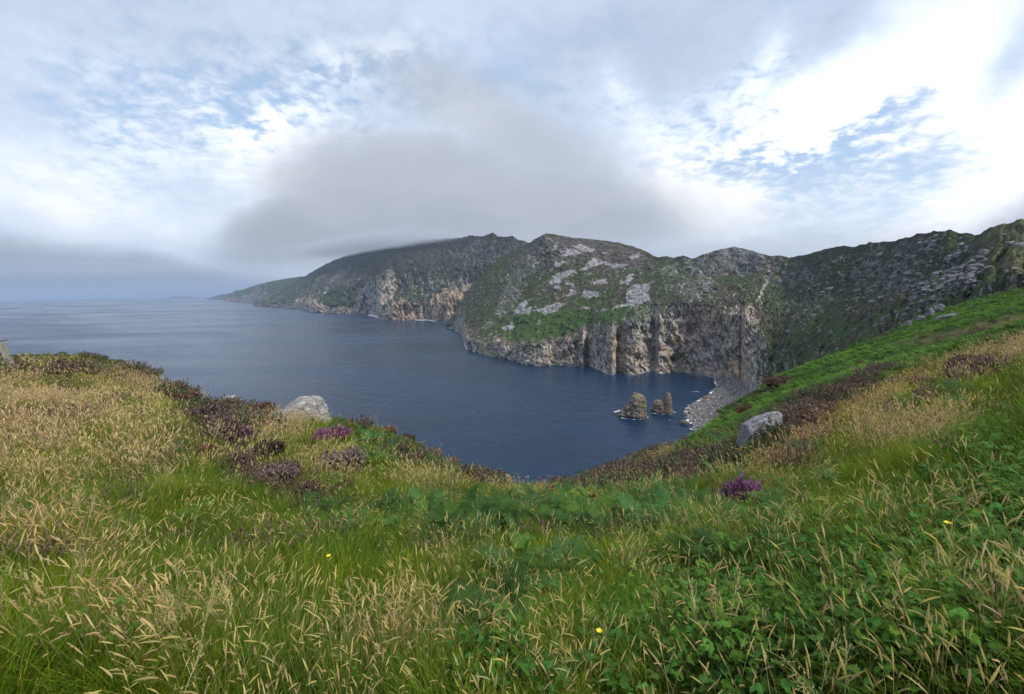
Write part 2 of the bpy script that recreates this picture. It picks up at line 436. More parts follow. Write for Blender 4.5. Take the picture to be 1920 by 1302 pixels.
ROCK = np.array([.30, .270, .240]); DARK = np.array([.055, .050, .048]); WARM = np.array([.37, .280, .200])
CRAG = np.array([.21, .20, .205]); PALE = np.array([.40, .37, .345]); TURF = np.array([.040, .058, .022]); HEATH = np.array([.066, .058, .038]); BRIGHT = np.array([.046, .084, .022])
SCREE = np.array([.300, .285, .300]); TAN = np.array([.33, .25, .15])
def paint(P, PX, PY, rg, fb, veg_bias, polys, warm=None, lam=30.0, warp=6.0):
    n = normals(P); nz = n[..., 2]
    wx = PX + warp * fbm(P[..., 0] / (lam * 1.4), P[..., 1] / (lam * 1.4), P[..., 2] / lam, 5, .62)
    wy = PY + warp * .7 * fbm(P[..., 0] / (lam * 1.4) + 31, P[..., 1] / (lam * 1.4), P[..., 2] / lam, 5, .62)
    f1 = fbm(P[..., 0] / lam, P[..., 1] / lam, P[..., 2] / lam, 5, .6)
    f2 = fbm(P[..., 0] / (lam * .3) + 9, P[..., 1] / (lam * .3), P[..., 2] / (lam * .5), 4, .6)
    f3 = fbm(P[..., 0] / (lam * 6) + 5, P[..., 1] / (lam * 6), P[..., 2] / (lam * 6), 3, .5)
    rock = lerp(ROCK, PALE, sstep(f1, -.1, .7)[..., None])
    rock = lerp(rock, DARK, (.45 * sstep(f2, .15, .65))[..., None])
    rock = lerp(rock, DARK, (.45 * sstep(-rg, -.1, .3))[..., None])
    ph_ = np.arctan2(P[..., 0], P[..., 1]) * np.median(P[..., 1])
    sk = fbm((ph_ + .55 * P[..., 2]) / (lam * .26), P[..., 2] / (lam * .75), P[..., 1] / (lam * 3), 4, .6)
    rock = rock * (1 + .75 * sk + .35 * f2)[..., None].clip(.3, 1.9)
    if warm is not None:
        w = warm(PX, PY) * sstep(f3 + .8 * f1, -.35, .55) * .85
        rock = lerp(rock, WARM * (1 + .35 * f2[..., None]), np.clip(w, 0, 1)[..., None])
    turf = lerp(TURF, HEATH, sstep(f3 + .6 * f2, -.25, .45)[..., None])
    v = sstep(nz + .22 * f1 + .24 * f2 - .22 * rg + .04 + veg_bias, .48, .58)
    c = lerp(rock, turf, v[..., None])
    for poly, colr, amt in polys:
        m = inpoly(wx, wy, poly).astype(float) * amt
        if colr is SCREE: m = m * sstep(f2 + 1.0, .25, .55)
        if colr is CRAG: m = m * sstep(f2 + .8 * sk + .35 * rg + .5 * f3, .12, .45)
        tx = 1 + .22 * f2 + .12 * f1 if (colr is SCREE or colr is BRIGHT or colr is TURF) else (1 + .45 * f2 + .8 * sk - .5 * sstep(-rg, -.2, .3)).clip(.38, 1.8)
        c = lerp(c, colr * tx[..., None], m[..., None])
    return np.clip(c, .01, .8)
def make_sheet(name, P, C, matl, extra=None):
    if extra is not None:
        P = np.concatenate([P, extra]); C = np.concatenate([C, np.broadcast_to(C[-1:], (len(extra),) + C.shape[1:])])
    P[..., 2] = np.maximum(P[..., 2], -4.0)
    o = obj(name, mesh(name, P.reshape(-1, 3), gridfaces(P.shape[0], P.shape[1]), matl, C.reshape(-1, 3)))
    return tag(o, kind='structure')

# ---- the near headland and the corrie wall round the bay
SHORE_C = [(836, 613), (841, 615), (872, 628), (871.9, 653), (906, 665), (963, 674), (987, 683), (1010, 684), (1044, 682), (1070, 684), (1093, 687), (1100, 680), (1119, 691), (1148, 702),
           (1158, 693), (1177, 699), (1192, 700), (1226, 693), (1237, 699), (1273, 696), (1315, 701), (1350, 708), (1387, 716)]
sc_ = sorted(SHORE_C)
sc_ = [(a, b) for a, b in sc_ if a != 872] + []
sc_ = [(836, 613), (841, 615), (858, 622), (866, 627), (871, 645), (876, 655)] + [p for p in sc_ if p[0] > 880]
nC = 1150
xC = np.concatenate([np.linspace(838, 1500, 900), np.linspace(1501, 2400, 420)])
_py0, = tab([(a, b) for a, b in sc_] + [(1420, 765), (1480, 800), (1550, 800), (1700, 770), (1840, 745), (1920, 730), (2400, 700)], xC)
shY = seaY(xC, np.minimum(_py0, 720))
_Y0 = np.where(xC < 1387, shY, np.interp(xC, [1387, 1420, 1480, 1550, 1700, 1840, 1920, 2400], [927, 700, 480, 330, 255, 215, 200, 170]))
_py1, _o1 = tab([(836, 612.5, 8), (850, 610, 10), (866, 618, 12), (878, 634, 20), (905, 641, 30), (960, 645, 40), (1010, 644, 45), (1050, 634, 50), (1100, 630, 50), (1150, 612, 60), (1200, 600, 60), (1250, 584, 60), (1275, 560, 65),
                (1330, 570, 60), (1390, 592, 50), (1420, 612, 50), (1450, 660, 0), (1550, 680, 0), (1650, 645, 0), (1740, 625, 0), (1840, 590, 0), (1920, 570, 0), (2400, 540, 0)], xC)
_Y1 = np.where(xC < 1420, np.maximum(_Y0, 860) + _o1, np.interp(xC, [1420, 1450, 1550, 1650, 1740, 1840, 1920, 2400], [910, 790, 500, 370, 300, 250, 222, 185]))
_py2, _Y2 = tab([(836, 612.2, 2410), (854, 602, 2250), (872, 592, 2000), (905, 582, 1860), (960, 565, 1750), (1010, 562, 1650), (1100, 560, 1500), (1200, 545, 1400), (1250, 542, 1320), (1300, 532, 1250),
                (1400, 535, 1130), (1470, 585, 950), (1550, 590, 720), (1650, 572, 520), (1740, 552, 390), (1840, 526, 290), (1920, 505, 250), (2400, 470, 210)], xC)
_py3, _Y3 = tab([(836, 612, 2420), (854, 592, 2380), (872, 565, 2360), (905, 535, 2250), (960, 502, 2150), (1000, 484, 2040), (1040, 472, 1950), (1100, 490, 1850), (1200, 505, 1720), (1240, 505, 1620), (1300, 520, 1520), (1340, 514, 1480),
                (1376, 517, 1450), (1420, 514, 1370), (1470, 522, 1250), (1550, 530, 950), (1650, 520, 720), (1740, 508, 520), (1840, 488, 370), (1920, 470, 320), (2400, 440, 260)], xC)
RIDGE_C = [(836, 611.5, 2430), (841, 607, 2440), (854, 585, 2450), (870, 556, 2460), (888, 529, 2460), (920, 500, 2450), (960, 474, 2420), (985, 460, 2380), (994, 455, 2350), (1007, 446, 2250), (1023, 438, 2120), (1041, 440, 2100), (1065, 445, 2090), (1106, 449, 2060),
           (1158, 455, 2000), (1185, 462, 1950), (1211, 471, 1880), (1226, 480, 1800), (1234, 483, 1750), (1250, 480, 1710), (1263, 484, 1680), (1281, 479, 1640), (1297, 486, 1600), (1315, 479, 1570), (1331, 475, 1550), (1350, 468, 1520), (1376, 463, 1500),
           (1402, 468, 1460), (1425, 475, 1420), (1445, 481, 1400), (1460, 479, 1370), (1470, 480, 1350), (1480, 484, 1330), (1519, 476, 1200), (1552, 466, 1100), (1582, 461, 1000), (1597, 463, 960), (1624, 458, 910), (1629, 452, 900), (1639, 456, 880), (1669, 453, 800),
           (1702, 446, 720), (1720, 438, 690), (1740, 437, 650), (1765, 435, 590), (1780, 429, 560), (1800, 438, 540), (1830, 441, 500), (1860, 429, 450), (1890, 417, 420), (1920, 413, 400), (2100, 400, 350), (2400, 380, 320)]
_py4, _Y4 = tab(RIDGE_C, xC)
lines = [(_py0, _Y0), (_py1, _Y1), (_py2, _Y2), (_py3, _Y3), (_py4, _Y4)]
PC, PXc, PYc, rgc, fbc, zc0 = sheet(xC, lines, [95, 70, 70, 60], [14, 17, 13, 13, 5.0], 40.0, 1.7, shear=.25, ragged=1.0)
# damp the relief where the slope comes close to the eye
S = lambda s, o=(820, 420), k=3.84: [(o[0] + a / k, o[1] + b / k) for a, b in s]
polys = []
hea = lambda p, a: polys.append((p, HEATH, a)); scr = lambda p, a=.95: polys.append((S(p), SCREE, a)); brt = lambda p, a=.8: polys.append((p, BRIGHT, a))
polys.append((S([(700, 90), (1200, 110), (1500, 220), (1560, 340), (1300, 330), (1100, 250), (800, 330), (690, 300)]), np.array([.085, .074, .066]), .8))
brt(S([(470, 800), (580, 640), (900, 600), (1100, 620), (1140, 700), (900, 800), (700, 830), (560, 850)]), .85)
brt(S([(1130, 710), (1150, 640), (1300, 590), (1430, 590), (1400, 640), (1280, 690)]), .85)
brt(S([(330, 690), (560, 560), (640, 600), (480, 760), (300, 800)]), .5)
brt(S([(1690, 990), (1700, 940), (1780, 910), (1790, 960), (1730, 1000)]), .9)
brt(S([(950, 520), (1200, 500), (1300, 560), (1150, 640), (1000, 580)]), .45)
for p in ([(780, 445), (830, 375), (940, 340), (1000, 325), (995, 355), (900, 400), (870, 430)], [(835, 450), (885, 440), (890, 468), (860, 468)], [(920, 418), (960, 415), (1000, 455), (1000, 490), (975, 512), (950, 460)],
          [(1020, 520), (1060, 472), (1110, 490), (1180, 505), (1170, 525), (1060, 528)], [(1028, 340), (1080, 285), (1120, 250), (1200, 270), (1280, 290), (1380, 300), (1350, 330), (1260, 310), (1180, 285), (1110, 320)],
          [(1258, 610), (1300, 575), (1350, 560), (1370, 480), (1420, 440), (1480, 435), (1550, 408), (1530, 440), (1520, 550), (1490, 560), (1450, 590), (1380, 590), (1300, 605)],
          [(1300, 410), (1360, 400), (1380, 360), (1430, 360), (1400, 400), (1360, 445), (1330, 440)], [(1105, 415), (1180, 400), (1230, 405), (1220, 430), (1130, 440)],
          [(540, 650), (570, 600), (650, 542), (640, 580), (610, 600), (685, 590), (670, 640), (600, 640), (560, 655)], [(680, 625), (780, 590), (830, 570), (920, 580), (860, 620), (760, 648)],
          [(820, 200), (850, 140), (870, 130), (865, 170), (835, 200)], [(880, 190), (960, 180), (1040, 215), (960, 230), (890, 240)], [(830, 300), (890, 265), (940, 280), (870, 300)], [(960, 160), (1050, 150), (1150, 190), (1100, 205)],
          [(1180, 205), (1230, 200), (1220, 220)], [(1380, 240), (1460, 215), (1470, 245), (1400, 260)], [(1150, 625), (1220, 600), (1230, 610), (1170, 630)], [(720, 510), (745, 490), (745, 505)], [(735, 410), (745, 370), (755, 380)],
          [(320, 740), (380, 685), (385, 695), (340, 740)], [(330, 770), (390, 705), (395, 720)], [(425, 655), (460, 635), (455, 650)], [(410, 820), (440, 800), (430, 820)], [(695, 725), (750, 690), (755, 700)], [(1735, 450), (1775, 425), (1765, 455)],
          [(1050, 600), (1100, 595), (1105, 615)], [(560, 690), (545, 750), (480, 780), (470, 740)]):
    scr(p, .8)
polys.append(([(1419, 566), (1436, 520), (1443, 495), (1448, 497), (1440, 525), (1424, 566)], PALE * 1.1, .5))
polys.append(([(1430, 520), (1446, 480), (1470, 480), (1462, 500), (1440, 530)], np.array([.16, .125, .12]), .6))
polys.append(([(1345, 470), (1376, 463), (1420, 474), (1438, 486), (1432, 510), (1380, 514), (1352, 500), (1340, 490)], np.array([.17, .165, .17]), .6))
polys.append((S([(1255, 780), (1300, 800), (1305, 900), (1290, 960), (1330, 1010), (1260, 930)]), TAN, .6))
for p in ([(925, 590), (955, 520), (985, 478), (1015, 488), (975, 560), (945, 595)], [(1235, 500), (1290, 488), (1345, 530), (1330, 565), (1250, 550)], [(1455, 505), (1500, 490), (1570, 560), (1500, 610), (1440, 560)],
          [(1590, 480), (1720, 445), (1760, 450), (1700, 560), (1600, 560)], [(1295, 500), (1330, 478), (1350, 520), (1320, 548)], [(1000, 460), (1023, 440), (1040, 445), (1010, 500), (985, 500)], [(1150, 640), (1180, 570), (1240, 560), (1260, 640), (1200, 660)]):
    polys.append((p, CRAG, .42 if p[0][0] < 1440 else .3))
warmf = lambda x, y: (sstep(y, 610, 650) * sstep(x, 860, 900) * .9 + sstep(x, 1220, 1260) * sstep(y, 560, 590)) * (1 - sstep(x, 1405, 1430)) * .8
CC = paint(PC, PXc, PYc, rgc, fbc, np.where(PXc > 1440, .42, .17) - .38 * sstep(PYc, 600, 650) * (PXc < 1420) - .30 * ((PXc > 1230) & (PXc < 1418) & (PYc > 575)), polys, warmf, 24.0, 5.0)
# the dark right-hand slope: dull heath and rock ribs, green streaks lower down
right = sstep(PXc, 1440, 1520)
CC = lerp(CC, CC * np.array([.80, .80, .86]), (right * (PYc < 560))[..., None])
g = right * sstep(PYc - (500 + (1700 - PXc) * .25), 10, 60) * sstep(fbm(PC[..., 0] / 60, PC[..., 1] / 60, PC[..., 2] / 25, 3), -.2, .4)
CC = lerp(CC, np.array([.055, .085, .026]), (.75 * g)[..., None])
g2 = sstep(PXc, 1820, 1870) * (PYc < 515)
CC = lerp(CC, np.array([.105, .105, .045]), (.65 * g2)[..., None])
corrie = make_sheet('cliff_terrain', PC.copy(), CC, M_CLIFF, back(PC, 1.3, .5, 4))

# ---- the long high massif beyond
xB = np.linspace(474, 1060, 620)
_y0, = tab([(470, 573), (478, 574.5), (500, 576), (520, 577), (560, 580), (585, 585), (640, 588), (690, 589), (705, 591), (712, 597), (740, 600), (780, 600), (800, 600), (840, 603), (1060, 604)], xB)
_Y0b = seaY(xB, _y0)
_y1, _a1 = tab([(470, 572.5, 30), (500, 571, 60), (560, 568, 100), (600, 569, 100), (640, 571, 90), (700, 573, 90), (715, 580, 80), (760, 568, 90), (800, 562, 90), (840, 558, 90), (1060, 556, 90)], xB)
_y2, _Y2b = tab([(470, 572, 8300), (500, 566, 7800), (520, 560, 7400), (560, 549, 6400), (600, 542, 5300), (650, 535, 4700), (700, 522, 4100), (730, 518, 3900), (800, 512, 3700), (870, 515, 3450), (940, 510, 3350), (1060, 500, 3300)], xB)
_y3, _Y3b = tab([(470, 571, 8500), (500, 561, 8300), (520, 549, 8150), (540, 536, 8000), (561, 524, 7900), (593, 505, 7500), (624, 489, 7100), (650, 480, 6700), (686, 468, 6300), (720, 460, 6000), (765, 452, 5600), (820, 448, 5200), (864, 446, 4900), (882, 442, 4700),
                (905, 444, 4500), (924, 437, 4300), (932, 443, 4250), (940, 445, 4200), (955, 443, 4000), (966, 447, 3900), (976, 451, 3800), (994, 456, 3700), (1060, 470, 3500)], xB)
PB, PXb, PYb, rgb_, fbb, _ = sheet(xB, [(_y0, _Y0b), (_y1, _Y0b + _a1), (_y2, np.maximum(_Y2b, _Y0b + _a1 + 60)), (_y3, _Y3b)], [70, 70, 100], [40, 55, 60, 24], 120.0, 4.4, shear=.2, ragged=1.0)
Q = lambda s: S(s, (400, 420), 3.84)
pB = [(Q([(1170, 640), (1180, 520), (1240, 340), (1290, 330), (1320, 420), (1310, 500), (1220, 600), (1190, 640)]), np.array([.36, .30, .25]), .8),
      (Q([(1190, 690), (1230, 620), (1290, 560), (1370, 555), (1440, 600), (1560, 680), (1450, 695)]), np.array([.32, .245, .175]), .8),
      (Q([(1050, 560), (1030, 500), (1090, 440), (1180, 440), (1170, 560), (1100, 585)]), np.array([.30, .27, .26]), .75),
      (Q([(830, 400), (900, 340), (980, 330), (940, 370), (850, 430)]), PALE, .5), (Q([(720, 410), (800, 370), (860, 360), (780, 400)]), PALE, .5),
      (Q([(780, 500), (830, 455), (820, 500)]), PALE, .6), (Q([(560, 600), (590, 540), (700, 530), (760, 550), (690, 610)]), np.array([.32, .24, .19]), .8),
      (Q([(690, 635), (710, 580), (780, 570), (920, 620), (900, 645)]), np.array([.36, .30, .24]), .8),
      (Q([(1550, 660), (1590, 500), (1660, 460), (1800, 440), (1880, 430), (1750, 590), (1700, 690), (1600, 690)]), np.array([.33, .25, .18]), .8),
      (Q([(1680, 680), (1700, 600), (1760, 580), (1730, 690)]), np.array([.40, .31, .19]), .7),
      (Q([(1330, 495), (1340, 400), (1400, 400), (1410, 490)]), np.array([.035, .034, .045]), .7),
      ([(880, 450), (990, 455), (960, 540), (880, 570), (865, 480)], CRAG, .6), ([(700, 525), (740, 475), (900, 465), (880, 550)], CRAG, .4), ([(580, 540), (640, 500), (700, 520), (640, 560)], CRAG, .35),
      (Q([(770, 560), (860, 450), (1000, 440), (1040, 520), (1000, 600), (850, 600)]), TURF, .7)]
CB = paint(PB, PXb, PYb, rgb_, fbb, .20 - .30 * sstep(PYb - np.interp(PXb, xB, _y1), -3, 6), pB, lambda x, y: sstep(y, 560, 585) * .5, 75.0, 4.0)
CB = CB * lerp(1.0, .45, (sstep(540 - PYb, 0, 30)))[..., None]  # upper slopes darkened in the colour, standing in for the cap cloud's shade
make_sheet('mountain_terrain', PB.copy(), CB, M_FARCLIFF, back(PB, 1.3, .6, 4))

# ---- the last headland, far out
xA = np.linspace(384, 660, 260)
_y0, = tab([(384, 560.5), (392, 562), (420, 563.5), (426, 566), (440, 567), (470, 568.5), (500, 572), (660, 572)], xA)
_Y0a = seaY(xA, _y0)
_y1, _ = tab([(384, 560.2, 0), (396, 559, 0), (405, 555, 0), (418, 552, 0), (436, 549.5, 0), (440, 545.5, 0), (455, 543.5, 0), (480, 535, 0), (510, 527.5, 0), (535, 523, 0), (560, 519.5, 0), (600, 516, 0), (660, 520, 0)], xA)
PA, PXa, PYa, rga, fba, _ = sheet(xA, [(_y0, _Y0a), (_y0 + (_y1 - _y0) * .55, _Y0a * 1.03 + 100), (_y1, _Y0a * 1.15 + 300)], [40, 50], [60, 55, 20], 260.0, 6.4, ragged=.5)
CA = paint(PA, PXa, PYa, rga, fba, .08, [], None, 160.0, 3.0)
make_sheet('headland_terrain', PA.copy(), CA, M_FARCLIFF, back(PA, 1.15, .8, 3))

# low island on the horizon
def islet(px0, px1, py, hpx):
    n = 60; x = np.linspace(px0, px1, n); Y = float(seaY(np.array((px0 + px1) / 2), np.array(py)))
    t = np.linspace(-1, 1, n); prof = (1 - np.abs(t) ** 2.5) * (1 + .5 * fbm(t * 3, 0 * t, 0 * t + 2, 3)) * hpx / F * Y
    rows = []
    for k, w in enumerate((0, .35, .7, 1.0, .7, .35, 0)):
        q = at(x, np.full(n, py), np.full(n, Y * (1 + .02 * k))); q[:, 2] = -3 + (prof + 3) * w; rows.append(q)
    P = np.stack(rows)
    return mesh('island', P.reshape(-1, 3), gridfaces(7, n), M_FARCLIFF, np.broadcast_to(np.array([.06, .06, .055]), (7 * n, 3)))
tag(obj('island', islet(312, 366, 559.6, 3.2)), 'long low dark island far out near the sea horizon', 'island')

# ================================================================== THE NEAR HILLSIDE
TB = [(-300, [(1302, 2.5), (1050, 4), (900, 7), (790, 12), (710, 22), (674, 38)]),
      (0, [(1302, 2.3), (1080, 3.8), (920, 6.5), (800, 11), (705, 22), (657, 42)]),
      (150, [(1302, 2.2), (1080, 3.6), (920, 6.2), (800, 10.5), (712, 21), (658, 40)]),
      (235, [(1302, 2.1), (1080, 3.5), (920, 6), (800, 10), (722, 20), (671, 36)]),
      (300, [(1302, 2.1), (1080, 3.4), (920, 5.8), (805, 9.6), (750, 18), (721, 28)]),
      (400, [(1302, 2), (1080, 3.3), (930, 5.5), (835, 8.6), (785, 14), (762, 20)]),
      (560, [(1302, 1.9), (1090, 3.2), (945, 5.4), (860, 8.5), (805, 13), (780, 18)]),
      (700, [(1302, 1.9), (1095, 3.1), (960, 5), (880, 7.8), (828, 12), (800, 17)]),
      (800, [(1302, 1.8), (1100, 3), (972, 4.9), (914, 7), (881, 10.5), (858, 16)]),
      (900, [(1302, 1.8), (1100, 3), (990, 4.7), (942, 6.8), (921, 10), (905, 14)]),
      (1000, [(1302, 1.8), (1100, 3), (990, 4.7), (952, 6.5), (935, 9.5), (923, 13)]),
      (1100, [(1302, 1.8), (1100, 3), (990, 4.7), (948, 6.8), (926, 10.5), (908, 16)]),
      (1200, [(1302, 1.8), (1100, 3), (985, 4.7), (935, 7), (900, 12), (864, 26)]),
      (1300, [(1302, 1.8), (1095, 3), (975, 4.8), (910, 7.8), (864, 15), (818, 40)]),
      (1400, [(1302, 1.8), (1090, 2.9), (960, 4.7), (880, 8), (813, 18), (748, 65)]),
      (1470, [(1302, 1.8), (1085, 2.9), (945, 4.8), (853, 8.5), (778, 20), (700, 80)]),
      (1550, [(1302, 1.8), (1080, 2.9), (925, 4.9), (828, 9), (747, 22), (666, 95)]),
      (1650, [(1302, 1.8), (1070, 2.9), (903, 5), (792, 10), (702, 27), (632, 110)]),
      (1740, [(1302, 1.8), (1060, 2.9), (882, 5), (766, 10), (671, 32), (599, 120)]),
      (1840, [(1302, 1.9), (1050, 3), (852, 5.2), (731, 11), (641, 38), (559, 130)]),
      (1920, [(1302, 2), (1040, 3), (832, 5.4), (711, 11), (616, 40), (541, 140)]),
      (2100, [(1302, 2), (1000, 3.2), (780, 5.6), (650, 12), (550, 45), (490, 150)]),
      (2400, [(1302, 2.1), (950, 3.4), (720, 6), (580, 13), (480, 50), (430, 160)])]
def build_field():
    nk = 6; cols = []
    for px, kn in TB:
        row = []
        for py, r in kn:
            d = ray(px, py); row.append((math.atan2(d[0], d[1]), math.log(r), d[2] / math.hypot(d[0], d[1]) * r))
        cols.append(row)
    A = np.array(cols)                                    # col, knot, (phi, lnr, z)
    NP = 900
    phi = np.concatenate([np.linspace(-math.pi, -1.12, 40)[:-1], np.linspace(-1.12, 1.12, NP), np.linspace(1.12, math.pi, 40)[1:]])
    K = []
    for k in range(nk):
        a = A[:, k]
        p = np.concatenate([a[-1:, 0] - 2 * math.pi, a[:, 0], a[:1, 0] + 2 * math.pi])
        K.append([np.interp(phi, p, np.concatenate([a[-1:, i], a[:, i], a[:1, i]])) for i in (1, 2)])
    K = np.array(K)                                       # knot, (lnr, z), phi
    # smooth a little across the directions
    for _ in range(14):
        K[:, :, 1:-1] = .25 * K[:, :, :-2] + .5 * K[:, :, 1:-1] + .25 * K[:, :, 2:]
    L, Z = K[:, 0], K[:, 1]
    base = np.stack([np.full(len(phi), math.log(.25)), np.full(len(phi), -1.62)])
    b2 = np.stack([np.full(len(phi), math.log(1.1)), Z[0] * .25 + -1.62 * .75])
    Lf = [base[0], b2[0]] + list(L); Zf = [base[1], b2[1]] + list(Z)
    rs = np.exp(L[-1])
    for f, sl_ in ((1.12, .75), (1.5, 1.05), (2.4, 1.12), (6.0, 1.15)):
        rr = rs * f; Lf.append(np.log(rr)); Zf.append(Zf[-1] - (rr - np.exp(Lf[-2])) * sl_)
    rr = np.maximum(rs * 9, 330.); Lf.append(np.log(rr)); Zf.append(Zf[-1] - (rr - np.exp(Lf[-2])) * 1.1)
    Lf = np.array(Lf); Zf = np.array(Zf)
    lg = np.linspace(math.log(.25), math.log(1500), 620)
    G = np.empty((len(lg), len(phi)))
    # interpolate angle (z/r) in ln r with smoothing
    E = Zf / np.exp(Lf)
    for j in range(len(phi)):
        h = lg[lg <= Lf[-1, j]]
        z = np.interp(lg, Lf[:, j], Zf[:, j])
        e = np.interp(lg, Lf[:, j], E[:, j]) * np.exp(lg)
        G[:, j] = np.where(lg < L[-1, j], e, z)
    for _ in range(5):
        G[1:-1] = .25 * G[:-2] + .5 * G[1:-1] + .25 * G[2:]
    X = np.exp(lg)[:, None] * np.sin(phi); Y = np.exp(lg)[:, None] * np.cos(phi); r = np.exp(lg)[:, None] + 0 * phi
    G += fbm(X / 1.1, Y / 1.1, 0 * X + 2.2, 3) * .07 * sstep(r, 1.2, 4)
    G += fbm(X / 5, Y / 5, 0 * X + 5.2, 3) * .22 * sstep(r, 5, 16)
    G += fbm(X / 22, Y / 22, 0 * X + 7.7, 3) * .9 * sstep(r, 18, 60)
    G = np.maximum(G, -204.0)
    return lg, phi, G, X, Y
LG, PHI, GZ, GX, GY = build_field()
def ground(x, y):
    """height of the hillside (world z) at a place"""
    r = np.hypot(x, y); l = np.log(np.maximum(r, .26)); p = np.arctan2(x, y)
    fj = np.interp(p, PHI, np.arange(len(PHI))); fi = (l - LG[0]) / (LG[1] - LG[0])
    i = np.clip(fi.astype(int), 0, len(LG) - 2); j = np.clip(fj.astype(int), 0, len(PHI) - 2)
    a = np.clip(fi - i, 0, 1); b = fj - j
    return EYE + ((GZ[i, j] * (1 - b) + GZ[i, j + 1] * b) * (1 - a) + (GZ[i + 1, j] * (1 - b) + GZ[i + 1, j + 1] * b) * a)
def gpoint(px, py):
    """first point of the hillside behind a pixel of the photograph"""
    d = ray(px, py); h = math.hypot(d[0], d[1]); rs = np.geomspace(.8, 160, 1500)
    z = ground(rs * d[0] / h, rs * d[1] / h); zr = EYE + rs * d[2] / h
    k = np.argmax(zr < z)
    if not (zr < z).any(): k = int(np.argmin(np.abs(zr - z)[300:])) + 300
    return Vector((rs[k] * d[0] / h, rs[k] * d[1] / h, float(z[k])))

# where each kind of plant grows (photograph pixels -> directions over the hillside)
def ell(items, px, py):
    s = np.zeros(px.shape)
    for cx, cy_, rx, ry, ang, w in items:
        a = R(ang); dx, dy = px - cx, py - cy_
        u = (dx * math.cos(a) + dy * math.sin(a)) / rx; v = (-dx * math.sin(a) + dy * math.cos(a)) / ry
        s = np.maximum(s, w * np.exp(-(u * u + v * v) ** 1.4))
    return s
Z_STRAW = [(60, 780, 250, 85, 0, .9), (250, 735, 120, 35, 5, .8), (120, 890, 240, 100, 0, .62), (110, 690, 90, 16, 0, .8), (90, 1060, 130, 60, 0, .9), (110, 1120, 110, 60, 0, .8), (260, 1230, 170, 80, 0, .55), (480, 1020, 250, 70, 0, .2), (500, 820, 60, 35, 0, .6), (550, 810, 45, 30, 0, .7), (740, 1270, 80, 45, 0, .6), (270, 1270, 120, 40, 0, .5),
           (980, 1165, 70, 45, 0, .4), (1180, 1120, 60, 50, 0, .5), (1300, 1270, 60, 40, 0, .4), (1860, 612, 190, 11, -13, 1), (1700, 640, 90, 8, -14, .6), (1900, 665, 180, 26, -14, 1), (1640, 765, 230, 13, -30, .9), (1500, 850, 90, 14, -35, .8),
           (1720, 830, 120, 45, 0, .9), (1400, 1060, 150, 60, 10, .35), (1880, 1290, 60, 30, 0, 1), (1150, 912, 120, 12, 0, .5), (600, 900, 350, 60, 10, .3), (1480, 915, 90, 30, 0, .4), (1310, 870, 60, 12, -20, .5), (700, 770, 80, 14, 12, .5), (1640, 690, 90, 8, -25, .5), (1230, 860, 60, 10, -22, .7)]
Z_GREEN = [(300, 780, 90, 60, 30, 1), (350, 940, 330, 130, 0, 1), (800, 1000, 200, 80, 0, .9), (600, 1150, 400, 200, 0, 1), (1700, 900, 250, 140, -10, 1), (1500, 1200, 500, 120, 0, .8), (150, 1200, 300, 150, 0, .8), (700, 850, 160, 50, 15, .9), (1150, 1050, 250, 120, 0, .6), (150, 680, 130, 15, 0, .7), (1100, 860, 400, 30, -10, .5), (1600, 760, 250, 120, -20, .6)]
Z_BRACKEN = [(1190, 985, 230, 55, 3, 1), (930, 985, 170, 38, 0, .8), (1060, 1100, 150, 45, 0, .6), (1420, 1050, 160, 90, 10, .6), (700, 845, 60, 22, 10, .9), (770, 850, 60, 25, 10, 1), (850, 880, 60, 22, 15, .9), (1350, 935, 90, 30, 0, .6), (500, 770, 40, 14, 0, .6), (640, 805, 40, 18, 0, .8),
             (1650, 650, 330, 28, -22, 1), (1850, 572, 180, 22, -17, 1), (1560, 720, 170, 30, -28, 1), (1700, 690, 200, 16, -22, .8), (1340, 850, 150, 28, -28, 1), (1880, 635, 90, 9, -13, .8), (1880, 1050, 90, 100, 20, .6), (1830, 800, 100, 60, 0, .25), (640, 1010, 60, 30, 0, .5), (560, 790, 30, 10, 0, .5), (1400, 790, 60, 22, -30, 1), (930, 1230, 80, 60, 0, .5), (480, 745, 35, 8, 0, .8)]
Z_HEATHER = [(190, 665, 120, 9, 6, 1), (260, 690, 60, 20, 35, 1), (90, 700, 110, 6, 0, .7), (350, 745, 60, 10, 10, .8), (410, 800, 50, 42, 30, .55), (450, 880, 55, 35, 40, .45), (540, 920, 70, 34, 40, .55), (680, 785, 110, 9, 15, .9), (830, 855, 120, 12, 26, 1), (1160, 895, 180, 12, -6, .5),
             (1300, 888, 150, 16, -14, .6), (1250, 840, 60, 12, -25, .7), (1500, 800, 70, 34, -40, 1), (1600, 738, 100, 12, -30, .9), (1440, 730, 50, 10, -20, .9), (1290, 905, 70, 10, 0, .8), (1830, 700, 30, 12, 0, .6), (1640, 632, 60, 5, -15, .6), (1790, 632, 50, 6, -10, .5), (1380, 760, 40, 10, -35, .5), (1480, 870, 60, 20, -20, .8), (1000, 912, 150, 8, 0, .6)]
Z_HERB = [(1650, 1180, 380, 170, 0, 1), (1850, 960, 120, 130, 0, .9), (1100, 1280, 170, 60, 0, .9), (1420, 1230, 220, 110, 0, .8), (1180, 1180, 150, 70, 0, .4), (1500, 1080, 150, 60, 0, .5)]
